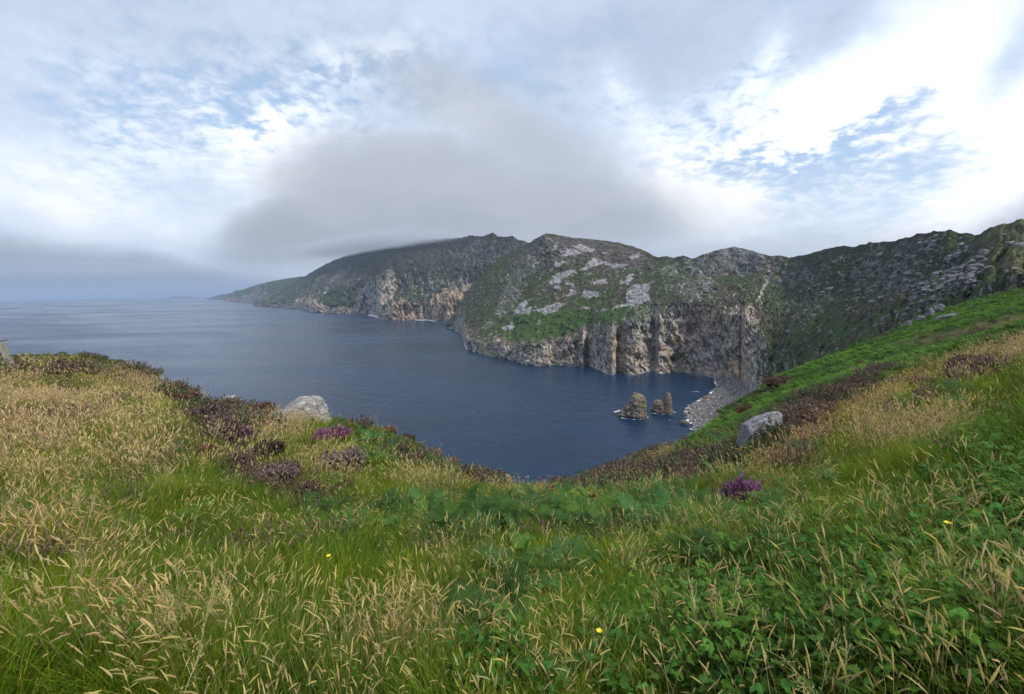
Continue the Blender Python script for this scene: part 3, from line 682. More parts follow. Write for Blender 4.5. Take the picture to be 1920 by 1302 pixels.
def near_terrain():
    P = np.stack([GX, GY, GZ + EYE], -1)
    px, py = proj(P.reshape(-1, 3)); px = px.reshape(GX.shape); py = py.reshape(GX.shape)
    behind = P[..., 1] < .2
    st, br, he = (np.where(behind, .2, ell(z, px, py)) for z in (Z_STRAW, Z_BRACKEN, Z_HEATHER))
    f = fbm(GX / 1.7, GY / 1.7, 0 * GX, 4)[..., None]
    c = np.broadcast_to(np.array([.028, .034, .012]), P.shape)
    c = lerp(c, np.array([.15, .115, .055]), (st * .6)[..., None]); c = lerp(c, lerp(np.array([.028, .05, .020]), np.array([.042, .080, .020]), sstep(np.hypot(GX, GY), 18, 40)[..., None]), (br * .8)[..., None])
    c = lerp(c, np.array([.050, .036, .026]), (he * .85)[..., None])
    r = np.hypot(GX, GY)
    # the steep face below the brow: turf and rock
    c = np.clip(c * (1 + .35 * f), .01, .5)
    o = obj('hillside', mesh('hillside', P.reshape(-1, 3), gridfaces(*GX.shape), M_SOIL, c.reshape(-1, 3))); tag(o, kind='structure')
near_terrain()

# ================================================================== PLANT SHAPES
class MB:
    def __init__(s): s.v = []; s.f = []; s.c = []; s.n = 0
    def add(s, V, Fc, C):
        V = np.asarray(V, float); C = np.broadcast_to(np.asarray(C, float), (len(V), 3))
        s.v.append(V); s.c.append(C); s.f += [[i + s.n for i in f] for f in Fc]; s.n += len(V)
    def ribbon(s, pts, w, side, c0, c1=None):
        pts = np.asarray(pts, float); n = len(pts); w = np.asarray(w)[:, None] * .5
        side = np.asarray(side, float)
        V = np.empty((2 * n, 3)); V[0::2] = pts - side * w; V[1::2] = pts + side * w
        t = np.repeat(np.linspace(0, 1, n), 2)[:, None]
        C = np.asarray(c0) * (1 - t) + np.asarray(c0 if c1 is None else c1) * t
        s.add(V, [[2 * i, 2 * i + 1, 2 * i + 3, 2 * i + 2] for i in range(n - 1)], C)
    def mesh(s, name, m, smooth=False):
        return mesh(name, np.concatenate(s.v), s.f, m, np.concatenate(s.c), smooth)
rg = np.random.default_rng(11)
U = rg.uniform
def arc(base, az, h, lean, n=4, droop=0.0):
    """a stem curving over towards az"""
    t = np.linspace(0, 1, n); d = np.array([math.cos(az), math.sin(az), 0])
    return np.asarray(base)[None] + np.stack([d[0] * lean * t ** 1.8, d[1] * lean * t ** 1.8, h * (t - droop * t ** 3)], -1)
def side_of(az): a = az + math.pi / 2 + U(-.7, .7); return np.array([math.cos(a), math.sin(a), 0])

def grass_tuft(n, rad, h, w, dry=.15):
    b = MB()
    for _ in range(n):
        a = U(0, 6.3); r = rad * math.sqrt(U()); az = a + U(-1, 1)
        hh = h * U(.5, 1.1); c = np.array([.112, .170, .024]) * U(.7, 1.25) * np.array([U(.8, 1.25), 1, U(.7, 1.3)])
        if U() < dry: c = np.array([.33, .26, .12]) * U(.7, 1.1)
        p = arc((r * math.cos(a), r * math.sin(a), -.03), az, hh, hh * U(.15, .9), 5, U(0, .35))
        ww = w * U(.7, 1.3); b.ribbon(p, [ww, ww, ww * .85, ww * .5, ww * .05], side_of(az), c * .58, c * 1.15)
    return b
def seedheads(n, rad, h, w, hl, blades=8, lean=.5):
    b = MB(); az0 = U(0, 6.3)
    for _ in range(n):
        a = U(0, 6.3); r = rad * math.sqrt(U()); az = az0 + U(-1.2, 1.2); hh = h * U(.55, 1.1)
        c = np.array([.60, .455, .245]) * U(.75, 1.15) * np.array([1, U(.9, 1.06), U(.75, 1.2)])
        ln = hh * U(.1, lean)
        p = arc((r * math.cos(a), r * math.sin(a), -.03), az, hh, ln, 5, U(0, .25))
        b.ribbon(p, [w * .5] * 4 + [w * .35], side_of(az), np.array([.20, .22, .07]), c * .75)
        d = p[-1] - p[-2]; d /= np.linalg.norm(d) + 1e-6; d[2] -= U(-.3, .5); d /= np.linalg.norm(d)
        L = hl * U(.4, 1.5); k = 6; t = np.linspace(0, 1, k); q = p[-1][None] + d * L * t[:, None]; q[:, 2] -= .25 * L * t ** 2
        wd = w * 2.15 * np.array([.35, 1, 1.1, .85, .55, .08]) * U(.7, 1.3)
        for j in range(2):
            s_ = np.cross(d, (0, 0, 1) if j == 0 else (math.cos(az + 1.5), math.sin(az + 1.5), .2)); s_ /= np.linalg.norm(s_) + 1e-6
            b.ribbon(q, wd, s_, c, c * 1.12)
        for j in range(7):                                # loose spikelets
            i = rg.integers(0, k - 1); o_ = rg.normal(size=3) * w * 1.5; e = q[i] + o_ + d * w * 2.2
            b.add([q[i], q[i] + d * w * 1.3, e], [[0, 1, 2]], c * U(.65, 1.3))
    for _ in range(blades):
        a = U(0, 6.3); r = rad * math.sqrt(U()); hh = h * U(.4, .8); c = np.array([.17, .19, .05]) * U(.6, 1.3)
        p = arc((r * math.cos(a), r * math.sin(a), -.03), a, hh, hh * U(.2, .9), 4, .2)
        b.ribbon(p, [w * .9, w * .9, w * .6, w * .1], side_of(a), c)
    return b
def panicle(n, rad, h):
    """airy bent-grass heads: hair-thin branches with tiny spikelets"""
    b = MB()
    for _ in range(n):
        a = U(0, 6.3); r = rad * math.sqrt(U()); az = U(0, 6.3); hh = h * U(.7, 1.15); c = np.array([.48, .38, .20]) * U(.8, 1.1)
        p = arc((r * math.cos(a), r * math.sin(a), -.03), az, hh, hh * U(.2, .6), 5, .1)
        b.ribbon(p, [.003] * 5, side_of(az), (.22, .22, .09), c)
        d = p[-1] - p[-2]; d /= np.linalg.norm(d)
        for j in range(22):
            s0 = p[-1] - d * U(0, .13); e = s0 + rg.normal(size=3) * .018 + d * U(.01, .04)
            k = np.cross(e - s0, (0, 0, 1)); k /= np.linalg.norm(k) + 1e-6
            b.ribbon([s0, e], [.0012, .0012], k, c); b.add([e - k * .003, e + k * .003, e + d * .009], [[0, 1, 2]], c * 1.1)
    return b
def frond(b, base, az, L, rise, col, pin=14, leaf=7, wid=.42, twist=0.0):
    t = np.linspace(0, 1, 9); dirn = np.array([math.cos(az), math.sin(az), 0]); sd = np.array([-math.sin(az), math.cos(az), twist]); sd /= np.linalg.norm(sd)
    z = rise * (np.sin(t * 1.9) * .85 - .12 * t ** 2); ln = L * (t ** 1.15)
    P = np.asarray(base)[None] + dirn * ln[:, None] + np.array([0, 0, 1]) * z[:, None]
    b.ribbon(P, np.linspace(.010, .002, 9) * max(1, L), sd, np.array([.10, .13, .04]))
    for i in range(pin):
        s = .16 + .83 * (i / (pin - 1)); k = s * 8; i0 = min(int(k), 7); f = k - i0; q = P[i0] * (1 - f) + P[i0 + 1] * f
        tan = P[i0 + 1] - P[i0]; tan /= np.linalg.norm(tan); nrm = np.cross(tan, sd)
        pl = L * wid * (1 - s) ** .75 * (.55 + .45 * min(1, s / .3)) + .012 * L
        for sg in (-1, 1):
            d = sd * sg * .93 + tan * .38 + nrm * U(-.12, .12); d /= np.linalg.norm(d); d = d - np.array([0, 0, .18]); d /= np.linalg.norm(d)
            cc = col * U(.8, 1.2)
            if leaf == 0:
                w_ = pl * .26; b.ribbon([q, q + d * pl * .4, q + d * pl * .8, q + d * pl], [w_ * .7, w_, w_ * .6, .001], tan, cc); continue
            for m in range(leaf):
                u = (m + .3) / leaf; c0 = q + d * pl * u; ll = pl * .24 * (1 - u) ** .6 + .004; wl = pl / leaf * .44
                for s2 in (-1, 1):
                    e = tan * s2 * ll + d * ll * .4 + nrm * U(-.2, .2) * ll
                    b.add([c0 - d * wl, c0 + d * wl, c0 + e + d * wl * .5, c0 + e - d * wl * .3], [[0, 1, 2, 3]], cc * U(.85, 1.15))
def bracken_plant(n, L, leaf, col=(.058, .104, .038)):
    b = MB()
    for i in range(n):
        az = i * 6.28 / n + U(-.5, .5); frond(b, (U(-.04, .04), U(-.04, .04), 0), az, L * U(.75, 1.1), L * U(.4, .75), np.array(col) * U(.8, 1.2), 13 if leaf else 9, leaf, U(.34, .46), U(-.3, .3))
    return b
def sprig(b, p, d, L, leafc, flowc, nl=9, w=.006, ff=.5):
    """one heather sprig; leafc lower part, flowc upper part"""
    d = np.asarray(d, float) / np.linalg.norm(d); k = np.cross(d, rg.normal(size=3)); k /= np.linalg.norm(k) + 1e-9; k2 = np.cross(d, k)
    bend = rg.normal(size=3) * .12 * L; P = [p, p + d * L * .5 + bend * .4, p + d * L + bend]
    if b is not None and leafc is not None: b.ribbon(P, [w * .5, w * .4, w * .2], k, (.07, .05, .035))
    for i in range(nl):
        t = (i + U(0, 1)) / nl
        top = t > 1 - ff
        c = flowc if top else leafc
        if c is None: continue
        q = P[0] + (P[2] - P[0]) * t; a = U(0, 6.3); o = math.cos(a) * k + math.sin(a) * k2; s = w * U(.7, 1.3) * (1.15 if top else .9)
        e = q + o * s * 1.7 + d * s * 1.3; g = np.cross(o, d)
        b.add([q - g * s * .6, q + g * s * .6, e + g * s * .35, e - g * s * .35], [[0, 1, 2, 3]], np.asarray(c) * U(.7, 1.3))
HL = (.064, .072, .030); HB = (.112, .080, .056)
def heather_patch(n, rad, h, flow, ff, w=.008):
    b = MB()
    for _ in range(n):
        a = U(0, 6.3); r = rad * math.sqrt(U()); hh = h * (1 - .55 * (r / rad) ** 2) * U(.75, 1.15)
        o = np.array([r * math.cos(a), r * math.sin(a), 0]); d = np.array([o[0] * .9 + U(-.1, .1), o[1] * .9 + U(-.1, .1), .5])
        L = min(hh, .16 + .4 * rad); q = o + np.array([0, 0, max(hh - L, 0)])
        sprig(b, q, d, L, HL if U() < .6 else HB, flow if U() < .8 else HB, 10, w, ff)
    return b
def palm_leaf(b, c0, nrm, fwd, s, col):
    """a rounded leaf of three toothed lobes"""
    nrm = nrm / np.linalg.norm(nrm); fwd = fwd - nrm * (fwd @ nrm); fwd /= np.linalg.norm(fwd); sd = np.cross(nrm, fwd)
    an = np.linspace(-2.5, 2.5, 27); V = [c0]
    for i, a in enumerate(an):
        lobe = .62 + .38 * abs(math.cos(a * 1.5 * .84)) ** .8
        r = s * lobe * (1.0 if i % 2 == 0 else .84) * (1 - .10 * abs(a) / 2.5)
        V.append(c0 + fwd * math.cos(a) * r + sd * math.sin(a) * r + nrm * (-.18 * r * r / s + .08 * s * math.cos(a * 3.6)))
    n = len(V); b.add(V, [[0, i, i + 1] for i in range(1, n - 1)], np.asarray(col) * np.linspace(.85, 1.1, n)[:, None])
def herb_clump(n, rad, h, s):
    b = MB()
    for _ in range(n):
        a = U(0, 6.3); r = rad * math.sqrt(U()); hh = h * U(.4, 1.1); az = U(0, 6.3)
        base = np.array([r * math.cos(a) * .5, r * math.sin(a) * .5, -.02]); top = np.array([r * math.cos(a), r * math.sin(a), hh])
        c = np.array([.082, .170, .034]) * U(.7, 1.35) * np.array([U(.8, 1.3), 1, U(.8, 1.2)])
        k = np.array([math.cos(az), math.sin(az), 0])
        b.ribbon([base, base * .4 + top * .6, top], [.004, .003, .003], k, (.10, .13, .05))
        nr = np.array([U(-.6, .6), U(-.6, .6), 1.0])
        palm_leaf(b, top, nr, k, s * U(.6, 1.2), c)
    return b

# ================================================================== SCATTER
def cummax_angle():
    r = np.exp(LG)[:, None]; E = GZ / r
    cm = np.maximum.accumulate(E, axis=0)
    return cm
CM = cummax_angle()
def candidates(n, rmin=.95, rmax=165.0, phmax=1.06, seed=1):
    g = np.random.default_rng(seed)
    wide = phmax > 1.0; n = int(n * 2.2) if wide else n; ph = g.uniform(-phmax * (2.2 if wide else 1), phmax * (2.2 if wide else 1), n); l = g.uniform(math.log(rmin), math.log(rmax), n); r = np.exp(l)
    x, y = r * np.sin(ph), r * np.cos(ph); z = ground(x, y)
    fj = np.interp(ph, PHI, np.arange(len(PHI))).astype(int); fi = np.clip(((l - LG[0]) / (LG[1] - LG[0])).astype(int), 0, len(LG) - 1)
    hid = CM[fi, fj] * r - (z - EYE)                       # metres below the line of sight
    ok = (hid < .45 + .03 * r) & ((np.abs(ph) < 1.12) | (r < 26))
    P = np.stack([x, y, z], -1)[ok]; pc = np.clip(ph, -1.0, 1.03)[ok]; rr = r[ok]
    # beyond the picture's edges the plant cover carries on as it is at the edge
    xe, ye = rr * np.sin(pc), rr * np.cos(pc); px, py = proj(np.stack([xe, ye, np.where(np.abs(ph[ok]) > 1.0, ground(xe, ye), P[:, 2])], -1))
    return P, px, py, rr, g
PROTO = bpy.data.collections.new('plant_shapes')
def protos(name, meshes):
    c = bpy.data.collections.new(name)
    for i, me in enumerate(meshes):
        o = bpy.data.objects.new('%s_shape_%02d' % (name, i), me); c.objects.link(o)
    return c
def scatter(name, coll, P, rot, scl, idx, tint, kind='stuff', label=None):
    n = len(P); me = bpy.data.meshes.new(name); me.vertices.add(n); me.vertices.foreach_set('co', np.asarray(P, np.float32).ravel())
    for nm, ty, key, arr in (('rot', 'FLOAT_VECTOR', 'vector', rot), ('scl', 'FLOAT', 'value', scl), ('idx', 'INT', 'value', idx)):
        a = me.attributes.new(nm, ty, 'POINT'); a.data.foreach_set(key, np.asarray(arr, np.int32 if ty == 'INT' else np.float32).ravel())
    a = me.attributes.new('tint', 'FLOAT_COLOR', 'POINT'); c = np.ones((n, 4), np.float32); c[:, :3] = tint; a.data.foreach_set('color', c.ravel())
    o = obj(name, me)
    ng = bpy.data.node_groups.new(name + '_growth', 'GeometryNodeTree')
    ng.interface.new_socket('Geometry', in_out='INPUT', socket_type='NodeSocketGeometry'); ng.interface.new_socket('Geometry', in_out='OUTPUT', socket_type='NodeSocketGeometry')
    N = ng.nodes; Lk = ng.links; gi = N.new('NodeGroupInput'); go = N.new('NodeGroupOutput')
    ci = N.new('GeometryNodeCollectionInfo'); ci.inputs['Collection'].default_value = coll; ci.inputs['Separate Children'].default_value = True; ci.inputs['Reset Children'].default_value = True
    ip = N.new('GeometryNodeInstanceOnPoints'); ip.inputs['Pick Instance'].default_value = True
    def na(nm, ty):
        a = N.new('GeometryNodeInputNamedAttribute'); a.data_type = ty; a.inputs['Name'].default_value = nm; return a.outputs['Attribute']
    Lk.new(gi.outputs[0], ip.inputs['Points']); Lk.new(ci.outputs[0], ip.inputs['Instance'])
    Lk.new(na('idx', 'INT'), ip.inputs['Instance Index']); Lk.new(na('scl', 'FLOAT'), ip.inputs['Scale'])
    e2r = N.new('FunctionNodeEulerToRotation'); Lk.new(na('rot', 'FLOAT_VECTOR'), e2r.inputs[0]); Lk.new(e2r.outputs[0], ip.inputs['Rotation'])
    Lk.new(ip.outputs[0], go.inputs[0])
    md = o.modifiers.new('growth', 'NODES'); md.node_group = ng
    tag(o, label, kind=kind)
    return o
def rots(g, n, tilt=.15): return np.stack([g.normal(0, tilt, n), g.normal(0, tilt, n), g.uniform(0, 6.283, n)], -1)

AVOID = []                                                  # (x, y, radius) kept clear of scattered plants
def clear_of(P, pad=0.0):
    k = np.ones(len(P), bool)
    for x, y, r in AVOID: k &= np.hypot(P[:, 0] - x, P[:, 1] - y) > r + pad * (np.hypot(x, y) < 14)
    return k
DENS = 1.0
def vegetation():
    # ---- green grass
    near = [grass_tuft(34, .12, .34, .0045, .10).mesh('grass_tuft', M_PLANT) for _ in range(5)]
    mid = [grass_tuft(44, .20, .32, .010, .14).mesh('grass_tuft', M_PLANT) for _ in range(4)]
    c = protos('grass', near + mid)
    P, px, py, r, g = candidates(int(60000 * DENS), rmin=.40, seed=21)
    st, gr, br, he, hb = (ell(z, px, py) for z in (Z_STRAW, Z_GREEN, Z_BRACKEN, Z_HEATHER, Z_HERB))
    nz = fbm(P[:, 0] / 1.3, P[:, 1] / 1.3, 0 * r, 3); nz2 = fbm(P[:, 0] / .5, P[:, 1] / .5, 0 * r + 4, 2)
    p = (.30 + .7 * gr + .25 * st) * (1 - .75 * he) * (1 - .6 * br) * (1 - .62 * hb) + .3 * nz
    k = (g.uniform(0, 1, len(P)) < p) & clear_of(P)
    P, px, py, r, st, gr, br, he, hb, nz, nz2 = (a[k] for a in (P, px, py, r, st, gr, br, he, hb, nz, nz2)); n = len(P)
    idx = np.where(r < 7, g.integers(0, 5, n), g.integers(5, 9, n))
    # Collection Info sorts by name; names carry the index in order
    scl = g.uniform(.7, 1.25, n) * np.where(r < 7, .85, .45 + .30 * (r / 7) ** .75) * (.8 + .35 * hb) * np.clip(1 + .35 * nz, .6, 1.5) * np.where(r > 30, .55, 1)
    warm = np.clip(.45 + .6 * nz2 + .5 * nz + .35 * st - .35 * hb, 0, 1)[:, None]
    tint = lerp(np.array([.70, .92, .55]), np.array([1.40, 1.28, .45]), warm) * g.uniform(.75, 1.25, (n, 1))
    tint = lerp(tint, np.array([2.0, 1.35, .9]), (.35 * sstep(st, .3, 1.0) * g.uniform(0, 1, n))[:, None])
    rt_ = rots(g, n, .12); scatter('grass', c, P, rt_, scl, idx, tint)
    # ---- dry grass with seed heads
    sn = [seedheads(8, .12, .46, .0024, .060, 8, .35).mesh('seed_head_grass', M_PLANT) for _ in range(6)]
    sm = [seedheads(20, .26, .38, .0040, .066, 12, .35).mesh('seed_head_grass', M_PLANT) for _ in range(5)]
    pn = [panicle(4, .10, .50).mesh('bent_grass', M_PLANT) for _ in range(3)]
    c = protos('dry_grass', sn + sm + pn)
    P, px, py, r, g = candidates(int(48000 * DENS), seed=22)
    st, he, br, hb = ell(Z_STRAW, px, py), ell(Z_HEATHER, px, py), ell(Z_BRACKEN, px, py), ell(Z_HERB, px, py)
    nz = 1.5 * fbm(P[:, 0] / .8, P[:, 1] / .8, 0 * r + 9, 3)
    base = .04 * (py > 930) + .025
    p = (st ** 1.1 * np.where(r < 6, .32, .62) + base) * (1 + 1.3 * nz) * (1 - .5 * he) * (1 - .35 * br) * (1 - .2 * hb)
    p = np.where((r > 28) & (st < .35), p * .1, p)
    k = (g.uniform(0, 1, len(P)) < p) & clear_of(P)
    P, r, st, nz, px, py = (a[k] for a in (P, r, st, nz, px, py)); n = len(P)
    idx = np.where(r < 6.5, g.integers(0, 6, n), g.integers(6, 11, n)); idx = np.where((r < 9) & (g.uniform(0, 1, n) < .05), g.integers(11, 14, n), idx)
    scl = g.uniform(.65, 1.15, n) * np.where(r < 6.5, 1, .72 + .30 * (r / 7) ** .7) * np.where(r > 30, .50, 1)
    pink = ell([(1640, 760, 260, 22, -30, 1), (1500, 850, 120, 20, -35, 1), (60, 1050, 120, 60, 0, .7), (300, 712, 80, 12, 10, .8), (1150, 912, 160, 14, 0, .7)], px, py)[:, None]
    tint = g.uniform(.75, 1.2, (n, 1)) * lerp(np.array([1.0, 1.0, 1.0]), np.array([1.0, .87, .84]), np.clip(pink + .25 * nz[:, None], 0, 1))
    tint = lerp(tint, np.array([.85, 1.0, .7]), (.6 * (1 - sstep(st, .1, .6)))[:, None])
    scatter('dry_grass', c, P, rots(g, n, .14), scl, idx, tint)
    # ---- bracken
    bn = [bracken_plant(3 + i % 3, .44, 6).mesh('bracken_plant', M_PLANT) for i in range(5)]
    bm_ = [bracken_plant(6, .50, 0).mesh('bracken_plant', M_PLANT) for i in range(4)]
    c = protos('bracken', bn + bm_)
    P, px, py, r, g = candidates(int(30000 * DENS), seed=23)
    P2, px2, py2, r2, g = candidates(int(60000 * DENS), rmin=24, phmax=.95, seed=43); P, px, py, r = (np.concatenate(q) for q in ((P, P2), (px, px2), (py, py2), (r, r2)))
    br = ell(Z_BRACKEN, px, py); st = ell(Z_STRAW, px, py); he = ell(Z_HEATHER, px, py); nz = fbm(P[:, 0] / 1.6, P[:, 1] / 1.6, 0 * r + 19, 3)
    far = r > 26
    p = np.where(far & (px > 1150), .8 * np.maximum(br, .40), .50 * br ** 1.2 + .010) * (1 + 1.2 * nz) * (1 - .93 * sstep(st, .2, .55)) * (1 - .8 * he)
    k = (g.uniform(0, 1, len(P)) < p) & clear_of(P, .22) & ((r > 4.2) | (br > .35)) & (r > 2.0)
    P, r, px, py, nz, br, far = (a[k] for a in (P, r, px, py, nz, br, far)); n = len(P)
    idx = np.where(r < 9, g.integers(0, 5, n), g.integers(5, 9, n))
    scl = g.uniform(.6, 1.2, n) * np.where(r < 9, .84, .66 + .22 * (r / 9) ** .7) * np.where(far, .75, 1)
    cold = np.array([.74, .90, .56]); brt_ = np.array([1.45, 1.50, .60]); mid_ = np.array([.85, 1.12, .85])
    u = g.uniform(0, 1, (n, 1)) + .4 * nz[:, None]
    tint = np.where(u < .55, cold, np.where(u < .85, mid_, brt_ * .9)) * g.uniform(.8, 1.2, (n, 1))
    brown = (g.uniform(0, 1, (n, 1)) < .06) & (r[:, None] > 4.5); tint = np.where(brown, np.array([3.0, 1.3, .8]), tint)
    fn = fbm(P[:, 0] / 14, P[:, 1] / 14, 0 * r, 3)[:, None]
    fart = lerp(np.array([.75, 1.0, .50]), np.array([1.5, 1.75, .65]), np.clip(.5 + fn * 1.6 + .2 * (r[:, None] > 60) + g.uniform(-.4, .4, (n, 1)), 0, 1)) * g.uniform(.65, 1.25, (n, 1))
    tint = lerp(tint, fart, sstep(r, 16, 34)[:, None])
    scatter('bracken', c, P, rots(g, n, .18), scl, idx, tint)
    # ---- heather cover
    hs = [heather_patch(90, .22, .26, (.17, .115, .095), .35).mesh('heather_patch', M_PLANT) for _ in range(3)]
    hs += [heather_patch(90, .22, .26, (.17, .115, .125), .45).mesh('heather_patch', M_PLANT) for _ in range(2)]
    hs += [heather_patch(80, .42, .36, (.165, .115, .095), .4, .020).mesh('heather_patch', M_PLANT) for _ in range(3)]
    hs += [heather_patch(80, .42, .36, (.17, .105, .11), .45, .020).mesh('heather_patch', M_PLANT) for _ in range(1)]
    c = protos('heather', hs)
    P, px, py, r, g = candidates(int(34000 * DENS), seed=24)
    he = ell(Z_HEATHER, px, py); nz = fbm(P[:, 0] / 1.2, P[:, 1] / 1.2, 0 * r + 29, 3)
    # the steep face below the brow on the left is heather too
    p = (he ** 1.2 * .75 + .012) * (1 + .8 * nz)
    k = (g.uniform(0, 1, len(P)) < p) & clear_of(P) & (r > 3.5)
    P, r, px, py, nz = (a[k] for a in (P, r, px, py, nz)); n = len(P)
    fl = g.uniform(0, 1, n) < .20
    idx = np.where(r < 9, np.where(fl, g.integers(3, 5, n), g.integers(0, 3, n)), np.where(fl, 8, g.integers(5, 8, n)))
    scl = g.uniform(.6, 1.25, n) * np.where(r < 9, .9, .7 + .28 * (r / 9) ** .75) * np.where(r > 30, .55, 1)
    tint = g.uniform(.7, 1.25, (n, 1)) * np.array([1.0, .95, .95])
    green = g.uniform(0, 1, (n, 1)) < .35; tint = np.where(green, tint * np.array([.8, 1.35, .8]), tint)
    scatter('heather', c, P, rots(g, n, .15), scl, idx, tint)
    # ---- broad-leaved herbs
    hc = [herb_clump(17, .14, .20, .026).mesh('herb_clump', M_PLANT) for _ in range(6)]
    c = protos('ground_herbs', hc)
    P, px, py, r, g = candidates(int(22000 * DENS), rmax=14, seed=25)
    hb = ell(Z_HERB, px, py); nz = fbm(P[:, 0] / .6, P[:, 1] / .6, 0 * r + 39, 3)
    p = (hb ** 1.2 * .62 + .003) * (1 + 1.8 * nz)
    k = (g.uniform(0, 1, len(P)) < p) & clear_of(P); P, r, nz = (a[k] for a in (P, r, nz)); n = len(P)
    tint = lerp(np.array([.6, .85, .8]), np.array([1.25, 1.2, .8]), np.clip(.5 + nz + g.uniform(-.3, .3, n), 0, 1)[:, None]) * g.uniform(.8, 1.2, (n, 1))
    scatter('ground_herbs', c, P, rots(g, n, .15), g.uniform(.7, 1.3, n), g.integers(0, 6, n), tint)

# ================================================================== ROCKS
def ico(sub):
    import bmesh
    bm = bmesh.new(); bmesh.ops.create_icosphere(bm, subdivisions=sub, radius=1.0)
    V = np.array([v.co[:] for v in bm.verts]); Fc = np.array([[v.index for v in f.verts] for f in bm.faces]); bm.free()
    return V, Fc
ICO = {s: ico(s) for s in (2, 3, 4, 5)}
def rock_shape(seed, sub=4, planes=14, dims=(1, 1, 1), rough=.07, sharp=14, strata=0.0, cuts=None):
    g = np.random.default_rng(seed); V, Fc = ICO[sub]
    N = g.normal(size=(planes, 3)); N /= np.linalg.norm(N, axis=1, keepdims=True); D = g.uniform(.62, 1.0, planes)
    if cuts is not None:
        N = np.array([c[:3] for c in cuts], float); N /= np.linalg.norm(N, axis=1, keepdims=True); D = np.array([c[3] for c in cuts], float)
    dt = V @ N.T
    inv = np.clip(dt / D, .05, None); r = 1 / (np.sum(inv ** sharp, axis=1) ** (1 / sharp))
    r = np.clip(r, .4, 1.35); P = V * r[:, None]
    P = P * (1 + rough * fbm(P[:, 0] * 2 + seed, P[:, 1] * 2, P[:, 2] * 2, 4, .6)[:, None] + .5 * rough * ridged(P[:, 0] * 3, P[:, 1] * 3, P[:, 2] * 3 + seed, 3)[:, None])
    if strata: P = P + strata * V * (np.abs(np.mod(P[:, 2] * 4.2 + 2.4 * P[:, 0] + 1.1 * fbm(P[:, 0] * 1.5, P[:, 1] * 1.5, P[:, 2] * 2, 3), 1) - .5) - .25)[:, None]
    return P * np.array(dims), Fc
def rock(name, loc, dims, seed, m, label, cat='rock', group=None, rz=0.0, sub=4, sink=.25, tilt=(0, 0), **kw):
    V, Fc = rock_shape(seed, sub, dims=dims, **kw)
    o = obj(name, mesh(name, V, Fc, m), None, (loc[0], loc[1], loc[2] + dims[2] * (1 - 2 * sink)), (tilt[0], tilt[1], rz))
    return tag(o, label, cat, group)
def px2m(px, P): return px / F * float((np.array(P) - np.array([0, 0, EYE])) @ fw)
def face(P): return -math.atan2(P[0], P[1])                   # turn so local x lies across the view

b1 = gpoint(566, 788); s1 = px2m(96, b1)
V, Fc = rock_shape(5, 5, 9, (.52 * s1, .42 * s1, .34 * s1), .06, 30, strata=.05, cuts=[(0, -1, .3, .70), (-1, -.1, 1.5, .50), (.12, 0, 1, .66), (.5, -.2, 1, .74), (1, -.15, .12, .84), (.6, -1, .2, .86), (-.8, .7, .2, .9), (.2, 1, .2, .8), (-1, -.6, -.1, .92), (0, 0, -1, .8), (.8, .8, 0, .9)])
x = V[:, 0] / (.54 * s1); V[:, 2] *= np.interp(x, [-1.2, -.6, -.1, .5, 1.2], [.35, .6, 1.05, 1.15, .85]); V[:, 0] += .10 * s1 * V[:, 2] / (.23 * s1) * -.2
o = obj('boulder', mesh('boulder', V, Fc, M_BOULDER), None, (b1.x, b1.y, b1.z + .17 * s1), (R(0), R(0), face(b1)))
tag(o, 'large pale layered boulder perched on the brow above the sea, left of centre', 'boulder')
b2 = gpoint(1424, 845); s2 = px2m(80, b2)
V, Fc = rock_shape(23, 5, 8, (.50 * s2, .42 * s2, .46 * s2), .035, 40, cuts=[(.1, -.75, 1, .56), (-1, -.5, .05, .72), (1, -.1, .15, .80), (.9, -.6, -.5, .78), (-.1, -1, -.45, .70), (-.5, 0, 1, .74), (.3, 1, .2, .8), (-.8, .8, 0, .85), (0, 0, -1, .8)])
V[:, 0] += V[:, 2] * .28
o = obj('boulder', mesh('boulder', V, Fc, M_GREYBOULDER), None, (b2.x, b2.y, b2.z + .42 * s2), (R(4), R(-8), face(b2)))
tag(o, 'square grey cracked boulder among the heather on the right slope', 'boulder')
AVOID += [(b1.x, b1.y, .42 * s1), (b2.x, b2.y, .40 * s2)]
b = gpoint(462, 822); s = px2m(17, b); rock('stone', b + Vector((0, 0, .12)), (.55 * s, .4 * s, .45 * s), 31, M_BOULDER, 'small white stone between the mauve heather bushes on the left', 'stone', sub=3, sink=.1); AVOID.append((b.x, b.y, .5))
b = gpoint(433, 855); 
def edge_rock(px, py, w, h, seed, label, name='outcrop', cat='rock', rz=0, sub=3, m=M_SLOPEROCK):
    P = gpoint(px, py); s = px2m(w, P); hh = px2m(h, P)
    return rock(name, P, (s * .5, s * .42, hh * .72), seed, m, label, cat, 'pale rocks along the top edge of the bracken', face(P) + rz, sub, .22, (0, 0))
edge_rock(1742, 590, 17, 16, 41, 'rounded pale rock at the bracken edge, left one of the close pair')
edge_rock(1760, 588, 20, 14, 42, 'rounded pale rock at the bracken edge, right one of the close pair')
edge_rock(1724, 600, 16, 10, 43, 'low pale rock just below the close pair on the bracken edge')
edge_rock(1701, 612, 14, 9, 44, 'lowest pale rock of the row that runs up the bracken edge')
edge_rock(1713, 606, 9, 7, 45, 'smallest pale rock of the row on the bracken edge')
P = gpoint(1782, 596); sx = px2m(46, P)
V, Fc = rock_shape(51, 4, 12, (.55 * sx, .30 * sx, .10 * sx), .05, 14); V[:, 2] += V[:, 0] * .20
tag(obj('rock_slab', mesh('rock_slab', V, Fc, M_SLOPEROCK), None, (P.x, P.y, P.z + .05 * sx), (R(10), 0, face(P))), 'long flat grey slab lying in bright bracken on the upper right slope', 'rock slab')

